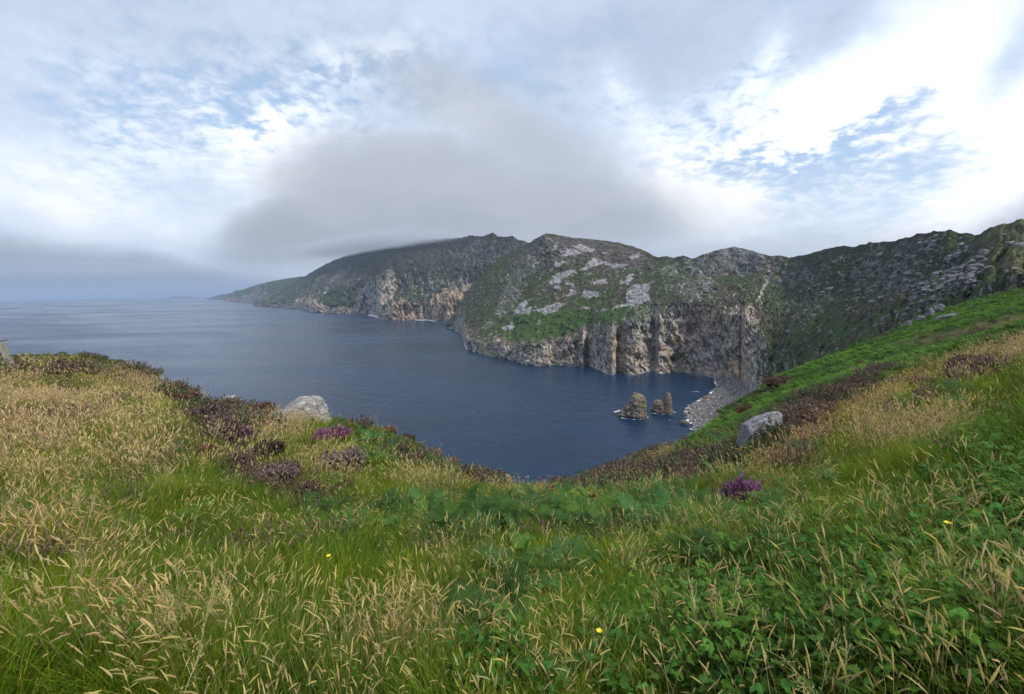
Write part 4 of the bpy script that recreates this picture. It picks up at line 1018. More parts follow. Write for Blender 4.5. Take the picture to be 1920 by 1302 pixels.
# ---- sea stacks
def lump(cx, cy_, z0, z1, a0, b0, a1, b1, seed, lx=0.0, amp=.18, nr=46, nt=84, pw=2.6, top=.35):
    t = np.linspace(0, 1, nr)[:, None]; th = np.linspace(0, 2 * np.pi, nt, endpoint=False)[None]
    cap = np.clip((t - (1 - top)) / top, 0, 1); k = (1 - cap ** 2.6) ** .5
    a = (a0 + (a1 - a0) * t ** .9) * np.maximum(k, .01); b_ = (b0 + (b1 - b0) * t ** .9) * np.maximum(k, .01)
    c, s_ = np.cos(th), np.sin(th); rr = (np.abs(c) ** pw + np.abs(s_) ** pw) ** (-1 / pw)
    z = z0 + (z1 - z0) * t + 0 * th
    x = cx + lx * t + a * rr * c; y = cy_ + b_ * rr * s_
    L = max(a0, b0)
    n = ridged(x / (L * .6) + seed, y / (L * .6), z / (L * 1.8), 4) * .8 + fbm(x / (L * .25), y / (L * .25) + seed, z / (L * .35), 4) * .6
    x = x + amp * L * n * c * (.35 + .65 * k); y = y + amp * L * n * s_ * (.35 + .65 * k); z = z + amp * L * .5 * fbm(x / (L * .4), y / (L * .4), seed + 0 * z, 4) * sstep(t, .2, .7)
    V = np.stack([x, y, z], -1).reshape(-1, 3)
    return V, gridfaces(nr, nt, True)
def join(parts):
    Vs, Fs, n = [], [], 0
    for V, Fc in parts: Vs.append(V); Fs.append(Fc + n); n += len(V)
    return np.concatenate(Vs), np.concatenate(Fs)
def sea_at(px, py): P = at(px, py, float(seaY(px, py))); return Vector((P[0], P[1], 0))
def stack(name, px, py, parts, label, caps=()):
    P = sea_at(px, py); e = empty(name, P, face(P)); tag(e, label, 'sea stack', 'sea stacks in the bay')
    V, Fc = join(parts); obj('rock_body', mesh('rock_body', V, Fc, M_STACK), e)
    for V, Fc in caps: obj('grass_cap', mesh('grass_cap', V, Fc, M_TURFCAP), e)
    return P
m_, t_, b_ = mat('stack_turf'); po = t_.new('ShaderNodeTexCoord').outputs['Object']; nn = t_.noise(po, .5, 5, .65)
t_.put(b_.inputs['Base Color'], t_.mix(t_.ss(nn, .4, .6), (.10, .13, .025), (.20, .19, .06))); b_.inputs['Roughness'].default_value = 1; t_.put(b_.inputs['Normal'], t_.bump(nn, .8, 1.0)); M_TURFCAP = m_
S1 = stack('sea_stack', 1186, 782, [lump(6, 4, -4, 36, 14, 13, 9, 9, 2.1, 1.5, .24, top=.3), lump(-8, 3, -4, 21, 15, 10, 8, 6, 5.4, 6.0, .24, top=.5), lump(2, 4, 20, 38, 5, 5, 3, 3, 9.4, .5, .2)],
           'larger sea stack with a grassy green top, left of the pair in the bay', [lump(9.5, 2, 18, 35.5, 10.5, 9.5, 6.5, 6, 3.3, -1.0, .10, top=.6)])
S2 = stack('sea_stack', 1242, 774, [lump(-5, 3, -4, 20, 11, 9, 6.5, 6, 12.1, -.5, .28, top=.3), lump(6.5, 3, -4, 33, 8, 7, 4.0, 3.6, 15.4, .8, .26, top=.35), lump(0, 3, -4, 7, 18, 9, 13, 6, 18.2, 0, .15)],
           'smaller bare sea stack with a tall pointed fin, right of the pair in the bay')
def shore_rock(px, py, w, h, seed, label):
    P = sea_at(px, py); s = w / F * (P - Vector((0, 0, EYE))).length
    V, Fc = lump(0, 0, -3, h / w * s, s * .5, s * .35, s * .3, s * .22, seed, 0, .2, 24, 48)
    tag(obj('shore_rock', mesh('shore_rock', V, Fc, M_STACK), None, (P.x, P.y, 0), (0, 0, face(P))), label, 'rock', 'rocks at the edge of the water')
shore_rock(1282, 796, 13, 8, 1.3, 'dark wet rock standing off the near end of the stony beach')
shore_rock(1327, 750, 22, 7, 2.3, 'low dark rock at the water edge halfway along the stony beach')
shore_rock(1243, 700, 14, 10, 3.3, 'brown rock in the water at the foot of the far cliff')
shore_rock(1262, 698, 7, 5, 4.3, 'tiny rock just right of the brown one under the cliff')
shore_rock(425, 566.5, 9, 4, 5.3, 'lone dark skerry off the farthest headland')

# ---- stony beach in the corner of the bay
wl = [(690, 1330), (700, 1336), (712, 1340), (722, 1344), (729, 1343), (736, 1334), (745, 1326), (752, 1310), (760, 1296), (766, 1289), (775, 1284), (783, 1291), (789, 1290), (797, 1300), (804, 1303), (811, 1306), (822, 1318), (840, 1332), (860, 1345)]
def beach():
    ys = np.linspace(690, 860, 120); xl = np.interp(ys, *np.array(wl).T); xr = np.interp(ys, [690, 705, 716, 750, 830, 860], [1370, 1388, 1396, 1420, 1480, 1510])
    t = np.linspace(-.12, 1, 90)[None]; PX = xl[:, None] + (xr - xl)[:, None] * t; PY = np.broadcast_to(ys[:, None], PX.shape)
    P = at(PX, PY, seaY(PX, PY)); n = fbm(P[..., 0] / 14, P[..., 1] / 14, 0 * PX, 5, .6)
    P[..., 2] = np.where(t < 0, t * 22, 10 * t ** 1.1) + n * 1.6 * (1 - .3 * t)
    c = lerp(np.array([.11, .10, .095]), np.array([.20, .19, .185]), sstep(n + t, .1, .9)[..., None])
    o = obj('beach', mesh('beach', P.reshape(-1, 3), gridfaces(*PX.shape), M_BEACH, c.reshape(-1, 3))); tag(o, kind='structure')
    g = np.random.default_rng(5); N = 7000; i = g.integers(0, 120, N); j = g.integers(8, 90, N); Q = P[i, j].copy(); Q[:, :2] += g.normal(0, .8, (N, 2))
    Q = Q[Q[:, 2] > -.6]; n = len(Q)
    sc = 1.35 * np.clip(g.lognormal(-.25, .5, n), .3, 2.8) * (1.25 - .5 * np.clip(Q[:, 2] / 10, 0, 1))
    V = [mesh('beach_stone', *rock_shape(70 + k, 2, 10, (1, .8, .6), .06), M_SHINGLE) for k in range(5)]
    scatter('beach_stones', protos('beach_stones', V), Q, g.uniform(0, 6.3, (n, 3)), sc, g.integers(0, 5, n), g.uniform(.45, 1.1, (n, 1)) * np.ones((n, 3)))
beach()
def cove(name, pts):
    x = np.linspace(pts[0][0], pts[-1][0], 40); a = np.array(pts, float); bot = np.interp(x, a[:, 0], a[:, 1]); h = np.interp(x, a[:, 0], a[:, 2])
    Y = seaY(x, bot); rows = [at(x, bot + 1.2, seaY(x, bot + 1.2)) - [0, 0, 2]] + [at(x, bot - h * q, Y + 60 * q) for q in (0, .35, .7, 1.0)] + [at(x, bot - h - 1, Y + 260)]
    P = np.stack(rows); P[..., 2] += .8 * fbm(P[..., 0] / 20, P[..., 1] / 20, 0 * P[..., 2], 3)
    tag(obj(name, mesh(name, P.reshape(-1, 3), gridfaces(6, 40), M_FARCLIFF, np.broadcast_to(np.array([.58, .56, .53]), (240, 3)))), kind='structure')
cove('beach', [(772, 600.5, .4), (785, 601, 2.6), (805, 601.5, 3.4), (818, 602, 2.6), (828, 602.3, .3)])
cove('beach', [(688, 592, .3), (696, 593, 2.6), (706, 596, 3), (712, 598, .5)])

# ---- surf where the sea meets rock
def surf():
    m, t, b = mat('surf_foam'); po = t.new('ShaderNodeNewGeometry').outputs['Position']; a = t.attr('Col', out='Fac')
    n = t.noise(po, .16, 6, .7); al = t.ss(t.m('ADD', n, t.m('MULTIPLY', a, .55)), .62, .80)
    b.inputs['Base Color'].default_value = (.72, .76, .78, 1); b.inputs['Roughness'].default_value = .9; t.put(b.inputs['Alpha'], al)
    Vs, Fs, Cs, n0 = [], [], [], 0
    def strip(pts, w, seed=0, strength=1.0):
        nonlocal n0
        pts = np.asarray(pts, float); d = np.gradient(pts, axis=0); nr = np.stack([-d[:, 1], d[:, 0]], -1); nr /= np.linalg.norm(nr, axis=1, keepdims=True) + 1e-9
        k = fbm(np.arange(len(pts)) / 9.0, 0 * pts[:, 0], seed + 0 * pts[:, 0], 3); ww = w * np.clip(.8 + 1.2 * k, .15, 2.2)
        rows = [(-1.0, 0.0), (-.4, .7), (0, 1.0), (.5, .6), (1.0, 0.0)]
        V = np.stack([np.column_stack([pts + nr * (ww * q)[:, None], np.full(len(pts), .22)]) for q, _ in rows])
        C = np.stack([np.repeat((c * strength * np.clip(.6 + k, 0, 1.2))[:, None] if hasattr(k, '__len__') else c, 3, 1) for _, c in rows])
        Vs.append(V.reshape(-1, 3)); Fs.append(gridfaces(5, len(pts)) + n0); Cs.append(C.reshape(-1, 3)); n0 += 5 * len(pts)
    xx = np.linspace(845, 1385, 700); 
    Pm = PC[3:30]                                          # where the carved cliff foot crosses the water
    foot = PC[np.argmax(PC[:, :, 2] > .1, axis=0), np.arange(PC.shape[1])]; sel = xC < 1386
    strip(foot[sel][:, :2], 2.6, 1.0, .9)
    Pl = at(np.interp(np.linspace(700, 840, 160), *np.array(wl).T), np.linspace(700, 840, 160), seaY(np.interp(np.linspace(700, 840, 160), *np.array(wl).T), np.linspace(700, 840, 160)))
    strip(Pl[:, :2], 4.0, 2.0, .75)
    footB = PB[np.argmax(PB[:, :, 2] > .1, axis=0), np.arange(PB.shape[1])]; sb = (xB > 490) & (xB < 850)
    strip(footB[sb][:, :2], 7.0, 3.0, .75)
    sb2 = (xB > 700) & (xB < 722); strip(footB[sb2][:, :2], 26.0, 3.3, 1.5)
    sb2 = (xB > 778) & (xB < 818); strip(footB[sb2][:, :2] , 32.0, 3.7, 1.6)
    for Pk, rx, ry, s in ((S1, 23, 17, .9), (S2, 20, 14, .75)):
        th = np.linspace(0, 2 * np.pi, 120); ca, sa = math.cos(face(Pk)), math.sin(face(Pk)); ex, ey = rx * np.cos(th), ry * np.sin(th) + 3
        strip(np.stack([Pk.x + ex * ca - ey * sa, Pk.y + ex * sa + ey * ca], -1), 1.4, 4 + s, s * .62)
    P = sea_at(1157, 772); strip([(P.x - 5, P.y - 3), (P.x, P.y), (P.x + 3, P.y + 3), (P.x + 6, P.y + 7)], 4, 7, 1.0)
    P = sea_at(1306, 803); strip(np.array([(P.x - 10, P.y - 7), (P.x - 4, P.y - 4), (P.x, P.y), (P.x + 3, P.y + 9), (P.x + 2, P.y + 14)]), 7, 8, 1.5)
    P = sea_at(1307, 735); strip(np.array([(P.x - 9, P.y), (P.x, P.y + 1), (P.x + 9, P.y)]), 1.5, 8, .9)
    o = obj('surf', mesh('surf', np.concatenate(Vs), np.concatenate(Fs), m, np.concatenate(Cs))); tag(o, kind='stuff')
surf()

# ---- rocks scattered over the dark slope on the right
def slope_rocks():
    g = np.random.default_rng(9); PX, PY = proj(PC.reshape(-1, 3)); PX = PX.reshape(PC.shape[:2]); PY = PY.reshape(PC.shape[:2])
    w = np.zeros(PX.shape)
    ns = fbm(PC[..., 0] / 45, PC[..., 1] / 45, PC[..., 2] / 30, 4)
    dense = [(1690, 615), (1705, 560), (1660, 500), (1715, 445), (1800, 440), (1860, 480), (1830, 530), (1780, 560), (1750, 600)]
    mid = [(1480, 640), (1500, 500), (1600, 470), (1720, 440), (1700, 610)]; top = [(1780, 560), (1860, 440), (1940, 420), (1940, 540)]
    w = np.where(inpoly(PX, PY, mid), .22, w); w = np.where(inpoly(PX, PY, top), .16, w); w = np.where(inpoly(PX, PY, dense), 1.0, w)
    w = np.where(inpoly(PX, PY, [(1250, 560), (1300, 490), (1500, 490), (1500, 640), (1440, 660)]), .05, w)
    w = w * sstep(ns, -.45, .35) * np.gradient(PX, axis=1)
    p = (w / w.sum()).ravel(); N = 1200; k = g.choice(len(p), N, p=p)
    Q = PC.reshape(-1, 3)[k] + g.normal(0, 1.2, (N, 3)) * np.array([1, 1, 0]); dist = np.linalg.norm(Q - [0, 0, EYE], axis=1)
    sc = np.clip(g.lognormal(0, .6, N), .35, 3.2) * dist * .0021
    ms = [mesh('slope_rock', *rock_shape(90 + i, 3, 9, (1, .8, .7), .08, 30), M_SLOPEROCK) for i in range(6)]
    PXf, PYf = PX.ravel(), PY.ravel(); ap = sc / dist; order = np.argsort(-ap); big = order[:290]; rest = order[290:]
    for q in big:
        o = obj('slope_rock', ms[int(g.integers(0, 6))], None, Q[q], (g.uniform(-.4, .4), g.uniform(-.4, .4), g.uniform(0, 6.3)), float(sc[q]))
        X, Y = PXf[k[q]], PYf[k[q]]; a_ = ap[q]
        size = 'large' if a_ > .0062 else 'medium' if a_ > .0045 else 'small'
        where = 'near the skyline of the right ridge' if Y < 480 + max(0, (1700 - X) * .1) else 'in the dense boulder field of the right slope' if X > 1660 and X < 1790 else 'on the grassy ground above the bracken at far right' if X >= 1790 else 'on the dark slope above the stony beach'
        tag(o, '%s grey rock lying among others %s' % (size, where), 'rock', '%s rocks %s' % (size, where))
    n = len(rest)
    scatter('rubble', protos('rubble', ms), Q[rest], g.uniform(-.5, .5, (n, 3)) * np.array([1, 1, 6]), sc[rest], g.integers(0, 6, n), np.ones((n, 3)))
slope_rocks()

# ---- cap cloud on the summit as a volume within the haze, and the air of the bay
def cap_cloud():
    m = bpy.data.materials.new('cap_cloud'); m.use_nodes = True; t = NT(m.node_tree); t.n.clear()
    out = t.new('ShaderNodeOutputMaterial'); v = t.new('ShaderNodeVolumePrincipled')
    v.inputs['Color'].default_value = (.78, .80, .85, 1); v.inputs['Anisotropy'].default_value = .2
    pos = t.new('ShaderNodeTexCoord').outputs['Object']; X, Y, Z = t.xyz(pos)
    wp = t.new('ShaderNodeNewGeometry').outputs['Position']
    n = t.noise(wp, .0032, 4, .6, .3)
    lo = t.ss(t.m('ADD', Z, t.m('MULTIPLY', t.m('SUBTRACT', n, .5), .9)), -.95, -.25)
    ex = t.ss(t.m('ABSOLUTE', X), .15, 1.0, 1, 0); ey = t.ss(t.m('ABSOLUTE', Y), .5, 1.0, 1, 0); hi = t.ss(Z, .05, .9, 1, 0)
    dn = t.m('MULTIPLY', t.m('MULTIPLY', t.m('MULTIPLY', ex, ey), t.m('MULTIPLY', lo, hi)), .006)
    t.put(v.inputs['Density'], dn); t.l.new(v.outputs[0], out.inputs['Volume'])
    V = np.array([(x, y, z) for x in (-1, 1) for y in (-1, 1) for z in (-1, 1)], float)
    Fc = [[0, 1, 3, 2], [4, 6, 7, 5], [0, 4, 5, 1], [2, 3, 7, 6], [0, 2, 6, 4], [1, 5, 7, 3]]
    a = at(600, 480, 7300); b = at(905, 440, 4500); c = (a + b) / 2; d = b - a; L = math.hypot(d[0], d[1])
    o = obj('cap_cloud', mesh('cap_cloud', V, Fc, m, smooth=False), None, (c[0], c[1], 790), (0, 0, math.atan2(d[1], d[0])), (L * .52, 900, 105)); tag(o, kind='stuff')
cap_cloud()
def haze():
    m = bpy.data.materials.new('haze'); m.use_nodes = True; t = NT(m.node_tree); t.n.clear()
    out = t.new('ShaderNodeOutputMaterial'); v = t.new('ShaderNodeVolumePrincipled')
    v.inputs['Color'].default_value = (.60, .75, .96, 1); v.inputs['Density'].default_value = 3.2e-5; v.inputs['Anisotropy'].default_value = .3
    t.l.new(v.outputs[0], out.inputs['Volume'])
    V = np.array([(x, y, z) for x in (-61000, 61000) for y in (-61000, 61000) for z in (-6, 910)], float)
    Fc = [[0, 1, 3, 2], [4, 6, 7, 5], [0, 4, 5, 1], [2, 3, 7, 6], [0, 2, 6, 4], [1, 5, 7, 3]]
    tag(obj('haze', mesh('haze', V, Fc, m, smooth=False)), kind='stuff')
haze()

# ================================================================== PLANTS THAT STAND OUT
def bush_meshes(flow, ff, seed, leaf=HL, n=520, elong=1.3):
    """a dome one metre across: woody core and leafy sprigs, flower spikes apart"""
    global rg, U
    rg = np.random.default_rng(seed); U = rg.uniform
    fo, fl = MB(), MB()
    lobes = [(rg.uniform(-.34, .34) * elong, rg.uniform(-.30, .30), rg.uniform(.12, .27), rg.uniform(.22, .55)) for _ in range(9)]
    for _ in range(n):
        lx, ly, lr, lh = lobes[rg.integers(0, 9)]
        a = U(0, 6.3); e = math.asin(U(.02, 1) ** .8); d = np.array([math.cos(a) * math.cos(e), math.sin(a) * math.cos(e), math.sin(e)])
        p = np.array([lx, ly, 0]) + d * np.array([lr, lr, lh]) * U(.5, 1.05); dd = d * .8 + np.array([0, 0, .7])
        c = np.asarray(leaf) * U(.7, 1.3) if U() < .6 else np.array(HB) * U(.6, 1.1)
        f = np.asarray(flow) * U(.65, 1.3); k = U() < .85
        sd_ = int(rg.integers(0, 1 << 30)); 
        rg2 = rg; rg_state = rg.bit_generator.state
        sprig(fo, p, dd, U(.10, .20), c, None if k else c, 9, .017, ff)
        if k: sprig(fl, p, dd, U(.12, .20), None, f, 9, .018, ff)
    V, Fc = ICO[3]
    for lx, ly, lr, lh in lobes:
        P = V * np.array([lr * .72, lr * .72, lh * .72]) * (1 + .15 * fbm(V[:, 0] * 3 + lx, V[:, 1] * 3, V[:, 2] * 3, 3)[:, None]) + [lx, ly, 0]
        fo.add(P, Fc.tolist(), np.array([.030, .024, .016]))
    return fo.mesh('bush_foliage', M_BUSH), fl.mesh('bush_flowers', M_BUSH)
MAUVE = [bush_meshes((.24, .165, .175), .55, 101), bush_meshes((.19, .13, .13), .5, 102)]
PURPLE = bush_meshes((.32, .10, .25), .7, 103, HL, 700)
BROWN = [bush_meshes((.12, .075, .06), .45, 104), bush_meshes((.15, .095, .08), .4, 105)]
GREENB = bush_meshes((.05, .075, .025), .4, 106, (.04, .07, .025))
def bush(px, py, w, h, kind, label, tintc=(1, 1, 1), rz=None, group='heather bushes on the hillside', name='heather_bush', cat='heather bush'):
    P = gpoint(px, py); s = px2m(w, P); hh = px2m(h, P)
    fo, fl = kind
    g_ = random.Random(int(px * 7 + py)); e = empty(name, P + Vector((0, 0, .10)), face(P) + (g_.uniform(-.5, .5) if rz is None else rz)); e.scale = (s * .98, s * .92, hh * 1.25)
    tag(e, label, cat, group)
    for nm, me in (('foliage', fo), ('flowers', fl)):
        o = obj(nm, me, e); o.color = (*tintc, 1)
    AVOID.append((P.x, P.y, s * .42)); u_ = math.hypot(P.x, P.y); AVOID.append((P.x * (1 - .45 * s / u_), P.y * (1 - .45 * s / u_), s * .36))
    return e
bush(617, 830, 70, 30, PURPLE, 'bright purple heather cushion on the slope just below the big layered boulder', (.95, .9, .85))
bush(631, 893, 80, 56, MAUVE[0], 'round pale mauve heather bush standing alone in green grass, below the purple cushion')
bush(513, 920, 66, 52, MAUVE[0], 'mauve heather bush leftmost of the dark row that runs down the left slope', (1, .95, .95))
bush(577, 950, 70, 46, BROWN[1], 'dark brown heather bush at the lower right end of the row on the left slope', (.9, .85, .85))
bush(540, 905, 40, 34, BROWN[0], 'nearly black heather bush wedged behind the leftmost mauve one', (.7, .7, .7))
bush(443, 888, 52, 34, MAUVE[1], 'low dull mauve heather bush left of the dark row, in tall grass', (.85, .8, .8))
bush(427, 838, 78, 52, MAUVE[1], 'large heather bush with faded mauve top just left of the small white stone', (.95, .9, .95))
bush(388, 795, 66, 44, MAUVE[1], 'mauve heather bush on the left brow, between tall grass and sea', (.9, .85, .95))
bush(386, 862, 42, 26, BROWN[1], 'small rust brown heather tussock in the grass at the foot of the faded bush', (1.5, 1.1, 1))
bush(497, 862, 66, 34, BROWN[0], 'dark brown heather bush right of the small white stone', (.8, .8, .8))
bush(352, 760, 66, 28, BROWN[1], 'brown heather bush on the left brow nearest the pink grass', (1.2, .95, .9))
bush(498, 775, 48, 24, BROWN[1], 'brown heather bush touching the left side of the big boulder', (1.2, .95, .9))
bush(575, 790, 50, 18, BROWN[0], 'low brown heather in front of the big boulder', (1.1, .9, .8))
bush(725, 808, 44, 20, BROWN[1], 'reddish brown heather bush on the brow right of the big boulder', (1.4, .95, .85))
bush(757, 822, 40, 18, BROWN[0], 'small dark heather bush on the brow halfway down to the sea gap', (1, .9, .9))
bush(808, 862, 40, 26, MAUVE[1], 'pinkish heather bush on the brow, upper one of the lower row', (1.1, .9, .9))
bush(838, 872, 34, 24, MAUVE[0], 'palest pink heather bush in the lower row on the brow', (1.25, 1.05, 1))
bush(880, 893, 52, 28, MAUVE[1], 'lowest heather bush of the brow, beside the gap where the sea dips deepest', (1.05, .85, .85))
bush(1403, 958, 66, 66, PURPLE, 'vivid purple heather clump alone in the grass below the square grey boulder', (.95, .95, 1), rz=-.3)
bush(1285, 918, 30, 12, PURPLE, 'tiny pink heather tuft at the edge of the brown heather, right of centre', (.9, .9, .8))
bush(1441, 842, 34, 26, GREENB, 'small dark green shrub leaning against the square grey boulder', group=None, name='low_shrub', cat='shrub')
bush(1478, 815, 60, 40, BROWN[1], 'dark brown heather bush right behind the square grey boulder', (1.1, .9, .9))
bush(1505, 800, 56, 30, BROWN[0], 'brown heather bush farther up right of the square grey boulder', (1.3, 1.0, 1))
bush(1398, 778, 44, 26, BROWN[0], 'rounded brown heather bush above the square grey boulder', (1.2, 1, .9))
bush(1460, 722, 70, 18, BROWN[0], 'dark heather mass on the skyline edge above the stony beach', (1, .8, .8))
bush(1852, 708, 42, 16, BROWN[1], 'reddish brown heather tussock in pale grass near the right edge', (1.5, 1, .9))
bush(92, 706, 54, 16, BROWN[0], 'low dark heather bush in pale grass right of the stone wall', (.9, .95, .8))
bush(135, 702, 30, 10, BROWN[1], 'small brown heather bush farther along from the stone wall', (1, .9, .9))
bush(168, 704, 30, 9, MAUVE[1], 'small purplish heather bush at the foot of the left headland', (.8, .75, .9))

for q_, s_, y_ in ((b1, s1, .15), (b2, s2, .45)):
    u_ = math.hypot(q_.x, q_.y); AVOID.append((q_.x * (1 - y_ * s_ / u_), q_.y * (1 - y_ * s_ / u_), .42 * s_))
def frond_mesh(L, seed, leaf=8, pin=17):
    global rg, U
    rg = np.random.default_rng(seed); U = rg.uniform
    b = MB(); frond(b, (0, 0, 0), 0.0, L, L * .55, np.array([.060, .110, .040]), pin, leaf, .40, 0); return b.mesh('fern_frond', M_BUSH)
FR = [frond_mesh(1.0, 200 + i) for i in range(3)]
def fern(px, py, w, nf, label, tintc, h=1.0):
    P = gpoint(px, py); s = px2m(w, P) * .55; e = empty('bracken_fern', P + Vector((0, 0, .10))); tag(e, label, 'fern', 'bracken ferns standing out of the grass')
    g_ = random.Random(int(px))
    for i in range(nf):
        o = obj('frond', FR[i % 3], e, (0, 0, .02), (g_.uniform(-.2, .2), g_.uniform(-.25, .15), i * 6.283 / nf + g_.uniform(-.4, .4)), (s * g_.uniform(.75, 1.1), s * g_.uniform(.8, 1.1), s * h * g_.uniform(.8, 1.1)))
        o.color = (*[c * g_.uniform(.9, 1.1) for c in tintc], 1)
    AVOID.append((P.x, P.y, s * .4))
fern(772, 858, 62, 8, 'bright yellow green fern on the left slope above the low brow heather', (1.9, 1.7, .7))
fern(693, 842, 64, 9, 'bluish green fern right of the purple heather cushion', (.85, 1.25, .95))
fern(742, 846, 44, 7, 'small dark green fern between the bluish and the bright one', (.7, 1.1, .9))
fern(846, 903, 46, 7, 'blue green fern just below the lowest brow heather', (.8, 1.15, .85))
fern(1105, 952, 74, 8, 'yellow green fern in the hollow right of centre', (1.9, 1.6, .6))
fern(982, 1066, 92, 9, 'fresh green fern in the middle of the foreground grass', (1.3, 1.6, .8))
fern(738, 1012, 66, 8, 'green fern in the grass left of centre', (1.1, 1.45, .8))
fern(1255, 965, 80, 9, 'dusky blue green fern in the dark fern bed', (.8, 1.15, .85))
fern(1545, 925, 60, 8, 'greyish green fern on the right, in yellow grass', (.95, 1.35, 1.0))
fern(1850, 1085, 150, 9, 'big fresh green fern near the right edge', (1.15, 1.6, .8))
fern(1470, 1020, 74, 8, 'dark fern with narrow fronds in the right foreground', (.6, .95, .9))
fern(585, 800, 34, 7, 'small dark fern in front of the big boulder', (.7, 1.1, .9))
fern(660, 1020, 60, 8, 'pale dusty fern low in the left foreground grass', (1.0, 1.25, 1.1))
fern(500, 835, 40, 7, 'silvery green fern beside the small white stone', (1.15, 1.5, 1.2))

m_, t_, b_ = mat('petal'); t_.put(b_.inputs['Base Color'], t_.attr('Col')); b_.inputs['Roughness'].default_value = .7; M_PETAL = m_
def stem_mesh(h, r, seed, lean=.1, col=(.10, .14, .05)):
    g = np.random.default_rng(seed); k = 7; t = np.linspace(0, 1, k); P = np.stack([lean * h * t ** 2, 0 * t, h * t], -1); th = np.linspace(0, 2 * np.pi, 6)[:-1]
    V = np.stack([np.stack([P[:, 0] + r * (1 - .5 * t) * math.cos(a), P[:, 1] + r * (1 - .5 * t) * math.sin(a), P[:, 2]], -1) for a in th], 1).reshape(-1, 3)
    return mesh('stem', V, gridfaces(k, 5, True), M_PETAL, np.broadcast_to(np.array(col), (len(V), 3))), P[-1]
def umbel(px, py, w, h, label):
    P = gpoint(px, py); s = px2m(w, P) * .5; hh = px2m(h, P); e = empty('white_umbel', P); tag(e, label, 'wild flower', 'white flower heads'); sm, top = stem_mesh(hh, .012, 3, .05); obj('stem', sm, e)
    g = np.random.default_rng(int(px))
    for q in range(5):
        b = MB(); a = q * 1.257; c = np.array(top) + np.array([math.cos(a), math.sin(a), 0]) * s * .6 * (q > 0) + [0, 0, s * .3]
        b.ribbon([top, (np.array(top) + c) / 2, c], [.008] * 3, (0, 1, 0), (.12, .16, .06))
        for _ in range(46):
            o = g.normal(size=3) * np.array([.22, .22, .08]) * s; z = s * .06
            b.add([c + o + [-z, 0, 0], c + o + [0, -z, .3 * z], c + o + [z, 0, 0], c + o + [0, z, .3 * z]], [[0, 1, 2, 3]], np.array([.72, .72, .68]) * g.uniform(.8, 1.1))
        obj('flower_head', b.mesh('flower_head', M_PETAL), e)
umbel(435, 768, 24, 20, 'white umbel flower on a short stem at the left brow, against the sea')
umbel(1773, 756, 14, 9, 'single white flower head low in the grass on the right slope')
P = gpoint(352, 745); e = empty('thistle', P); tag(e, 'tall thin green thistle stalk sticking up against the sea on the left', 'thistle'); hh = px2m(36, P); sm, top = stem_mesh(hh, .014, 5, .12); obj('stem', sm, e)
rg = np.random.default_rng(77); U = rg.uniform
for k_ in range(7):
    b = MB(); z = hh * (.15 + .11 * k_); a = k_ * 2.4; L = hh * .20 * (1.2 - k_ * .09); d = np.array([math.cos(a), math.sin(a), .55]); q = np.array([.12 * hh * (z / hh) ** 2, 0, z])
    b.ribbon([q, q + d * L * .5, q + d * L + [0, 0, -.15 * L]], [.01, .035, .004], (-math.sin(a), math.cos(a), 0), (.10, .16, .07))
    for j in range(5):
        u = q + d * L * (.2 + .15 * j); s_ = np.array([-math.sin(a), math.cos(a), .2]) * .035 * (1 if j % 2 else -1); b.add([u, u + d * .02, u + s_], [[0, 1, 2]], (.10, .16, .07))
    obj('leaf', b.mesh('leaf', M_PETAL), e)
V, Fc = ICO[2]; hd = mesh('thistle_head', V * [.03, .03, .045] + np.array(top), Fc, M_PETAL, np.where((V[:, 2] > .4)[:, None], np.array([.25, .10, .25]), np.array([.12, .17, .08]))); obj('flower_head', hd, e)
def buttercup(px, py, label, sc=1.0):
    P = gpoint(px, py + 18); e = empty('buttercup', P); tag(e, label, 'wild flower', 'yellow buttercups'); sm, top = stem_mesh(.30 * sc, .0022, int(px), .2); obj('stem', sm, e)
    for q in range(5):
        b = MB(); a = q * 1.257; c = np.array(top); d = np.array([math.cos(a), math.sin(a), .5]) * .012; s_ = np.array([-math.sin(a), math.cos(a), 0]) * .0075
        b.add([c, c + d * .6 - s_, c + d * 1.15 - s_ * .6, c + d * 1.15 + s_ * .6, c + d * .6 + s_], [[0, 1, 2, 3, 4]], (.75, .60, .02)); obj('petal', b.mesh('petal', M_PETAL), e)
buttercup(1098, 1280, 'yellow buttercup at the bottom edge of the picture, among broad leaves')
buttercup(1739, 1080, 'yellow buttercup among long grass in the right foreground')
buttercup(605, 1108, 'yellow buttercup in the grass of the left foreground')

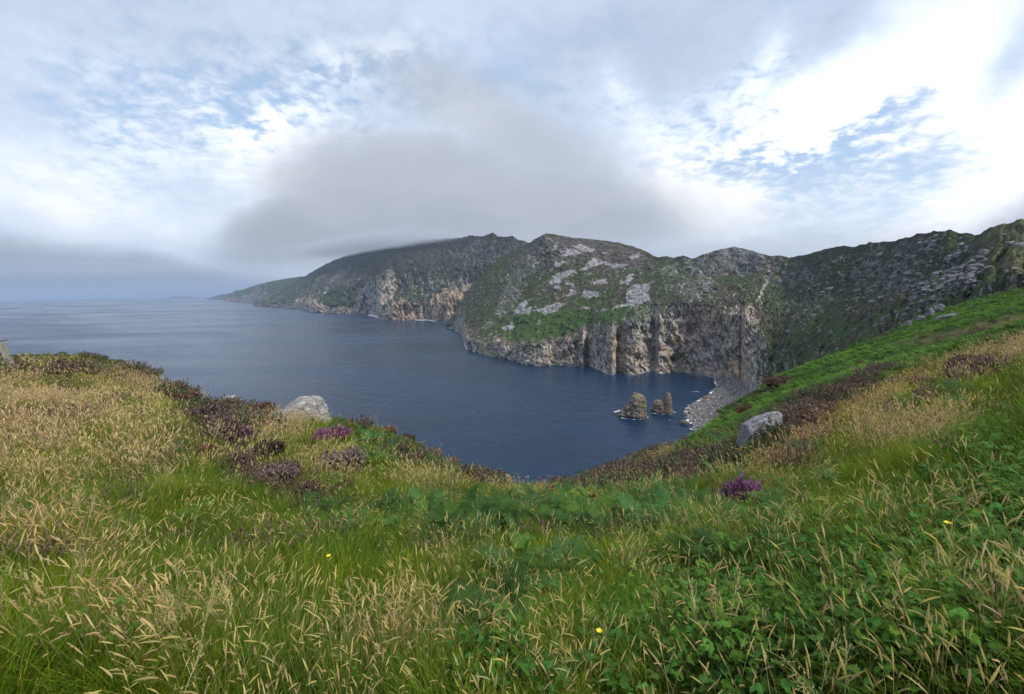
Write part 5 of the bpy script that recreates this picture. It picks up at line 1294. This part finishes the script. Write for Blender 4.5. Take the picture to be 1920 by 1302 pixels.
# ---- stone wall and its posts at the left edge
def wall():
    P0 = gpoint(14, 700); rz = face(P0); e = empty('stone_wall', P0, rz); tag(e, 'short dry stone wall with a pale capping slab at the left edge', 'stone wall')
    k = px2m(1, P0); g = np.random.default_rng(12); st = [mesh('wall_stone', *rock_shape(300 + i, 2, 12, (1, 1, 1), .05), M_WALLSTONE) for i in range(6)]
    H = 55 * k; z = 0.0
    while z < H * .93:
        hh = g.uniform(.10, .17) * (k / .025); x = -70 * k + g.uniform(-.1, .1)
        while x < -14 * k:
            w = g.uniform(.22, .42) * (k / .025)
            o = obj('stone', st[int(g.integers(0, 6))], e, (x + w / 2, .35 + g.uniform(-.03, .03), z + hh / 2), (g.uniform(-.1, .1), g.uniform(-.1, .1), g.uniform(-.2, .2)), (w * .62, .26, hh * .68)); x += w
        z += hh
    V, Fc = rock_shape(310, 3, 10, (38 * k, .40, 3.2 * k), .03, 20); obj('cap_slab', mesh('cap_slab', V, Fc, M_BOULDER), e, (-44 * k, .3, H + 3 * k), (0, R(-3), 0))
    m, t, b = mat('weathered_wood'); po = t.new('ShaderNodeTexCoord').outputs['Object']; n = t.noise(t.vm('MULTIPLY', po, (14, 14, 1.2)), 2.0, 5, .65); n2 = t.noise(po, 3, 4)
    t.put(b.inputs['Base Color'], t.mix(t.ss(t.m('ADD', n, t.m('MULTIPLY', n2, .4)), .45, .95), (.12, .105, .085), (.34, .31, .26))); b.inputs['Roughness'].default_value = .9; t.put(b.inputs['Normal'], t.bump(n, .8, .02))
    def post(x0, x1, w, h, y, label):
        n = 9; rows = []
        for i in range(n):
            u = i / (n - 1); xx = lerp(x1, x0, u) * k; hw = w * k * .5 * lerp(1.05, .9, u); d = .11 * (k / .025) * .7; z = -.2 + (h * k + .2) * u; j = .012 * math.sin(i * 2.1)
            rows.append([(xx - hw + j, -d, z), (xx - hw * .2, -d * 1.05, z), (xx + hw + j, -d * .95, z), (xx + hw, d, z), (xx - hw, d, z)])
        V = np.array(rows).reshape(-1, 3); Fc = gridfaces(n, 5, True).tolist() + [[5 * (n - 1) + i for i in range(5)]]
        o = obj('wooden_post', mesh('wooden_post', V, Fc, m, smooth=False), None, (P0.x, P0.y, P0.z), (0, 0, rz)); o.location = P0 + Vector((y * math.sin(-rz) * -1, -y * math.cos(rz), 0)); tag(o, label, 'post', 'weathered posts at the stone wall')
    post(-2, 10, 10.5, 57, -.05, 'broad weathered grey post leaning at the right end of the stone wall')
    post(-12, -2, 8, 54, 0, 'narrower weathered grey post against the stone wall, left of the broad one')
    AVOID.append((P0.x, P0.y, .5)); 
wall()
vegetation()
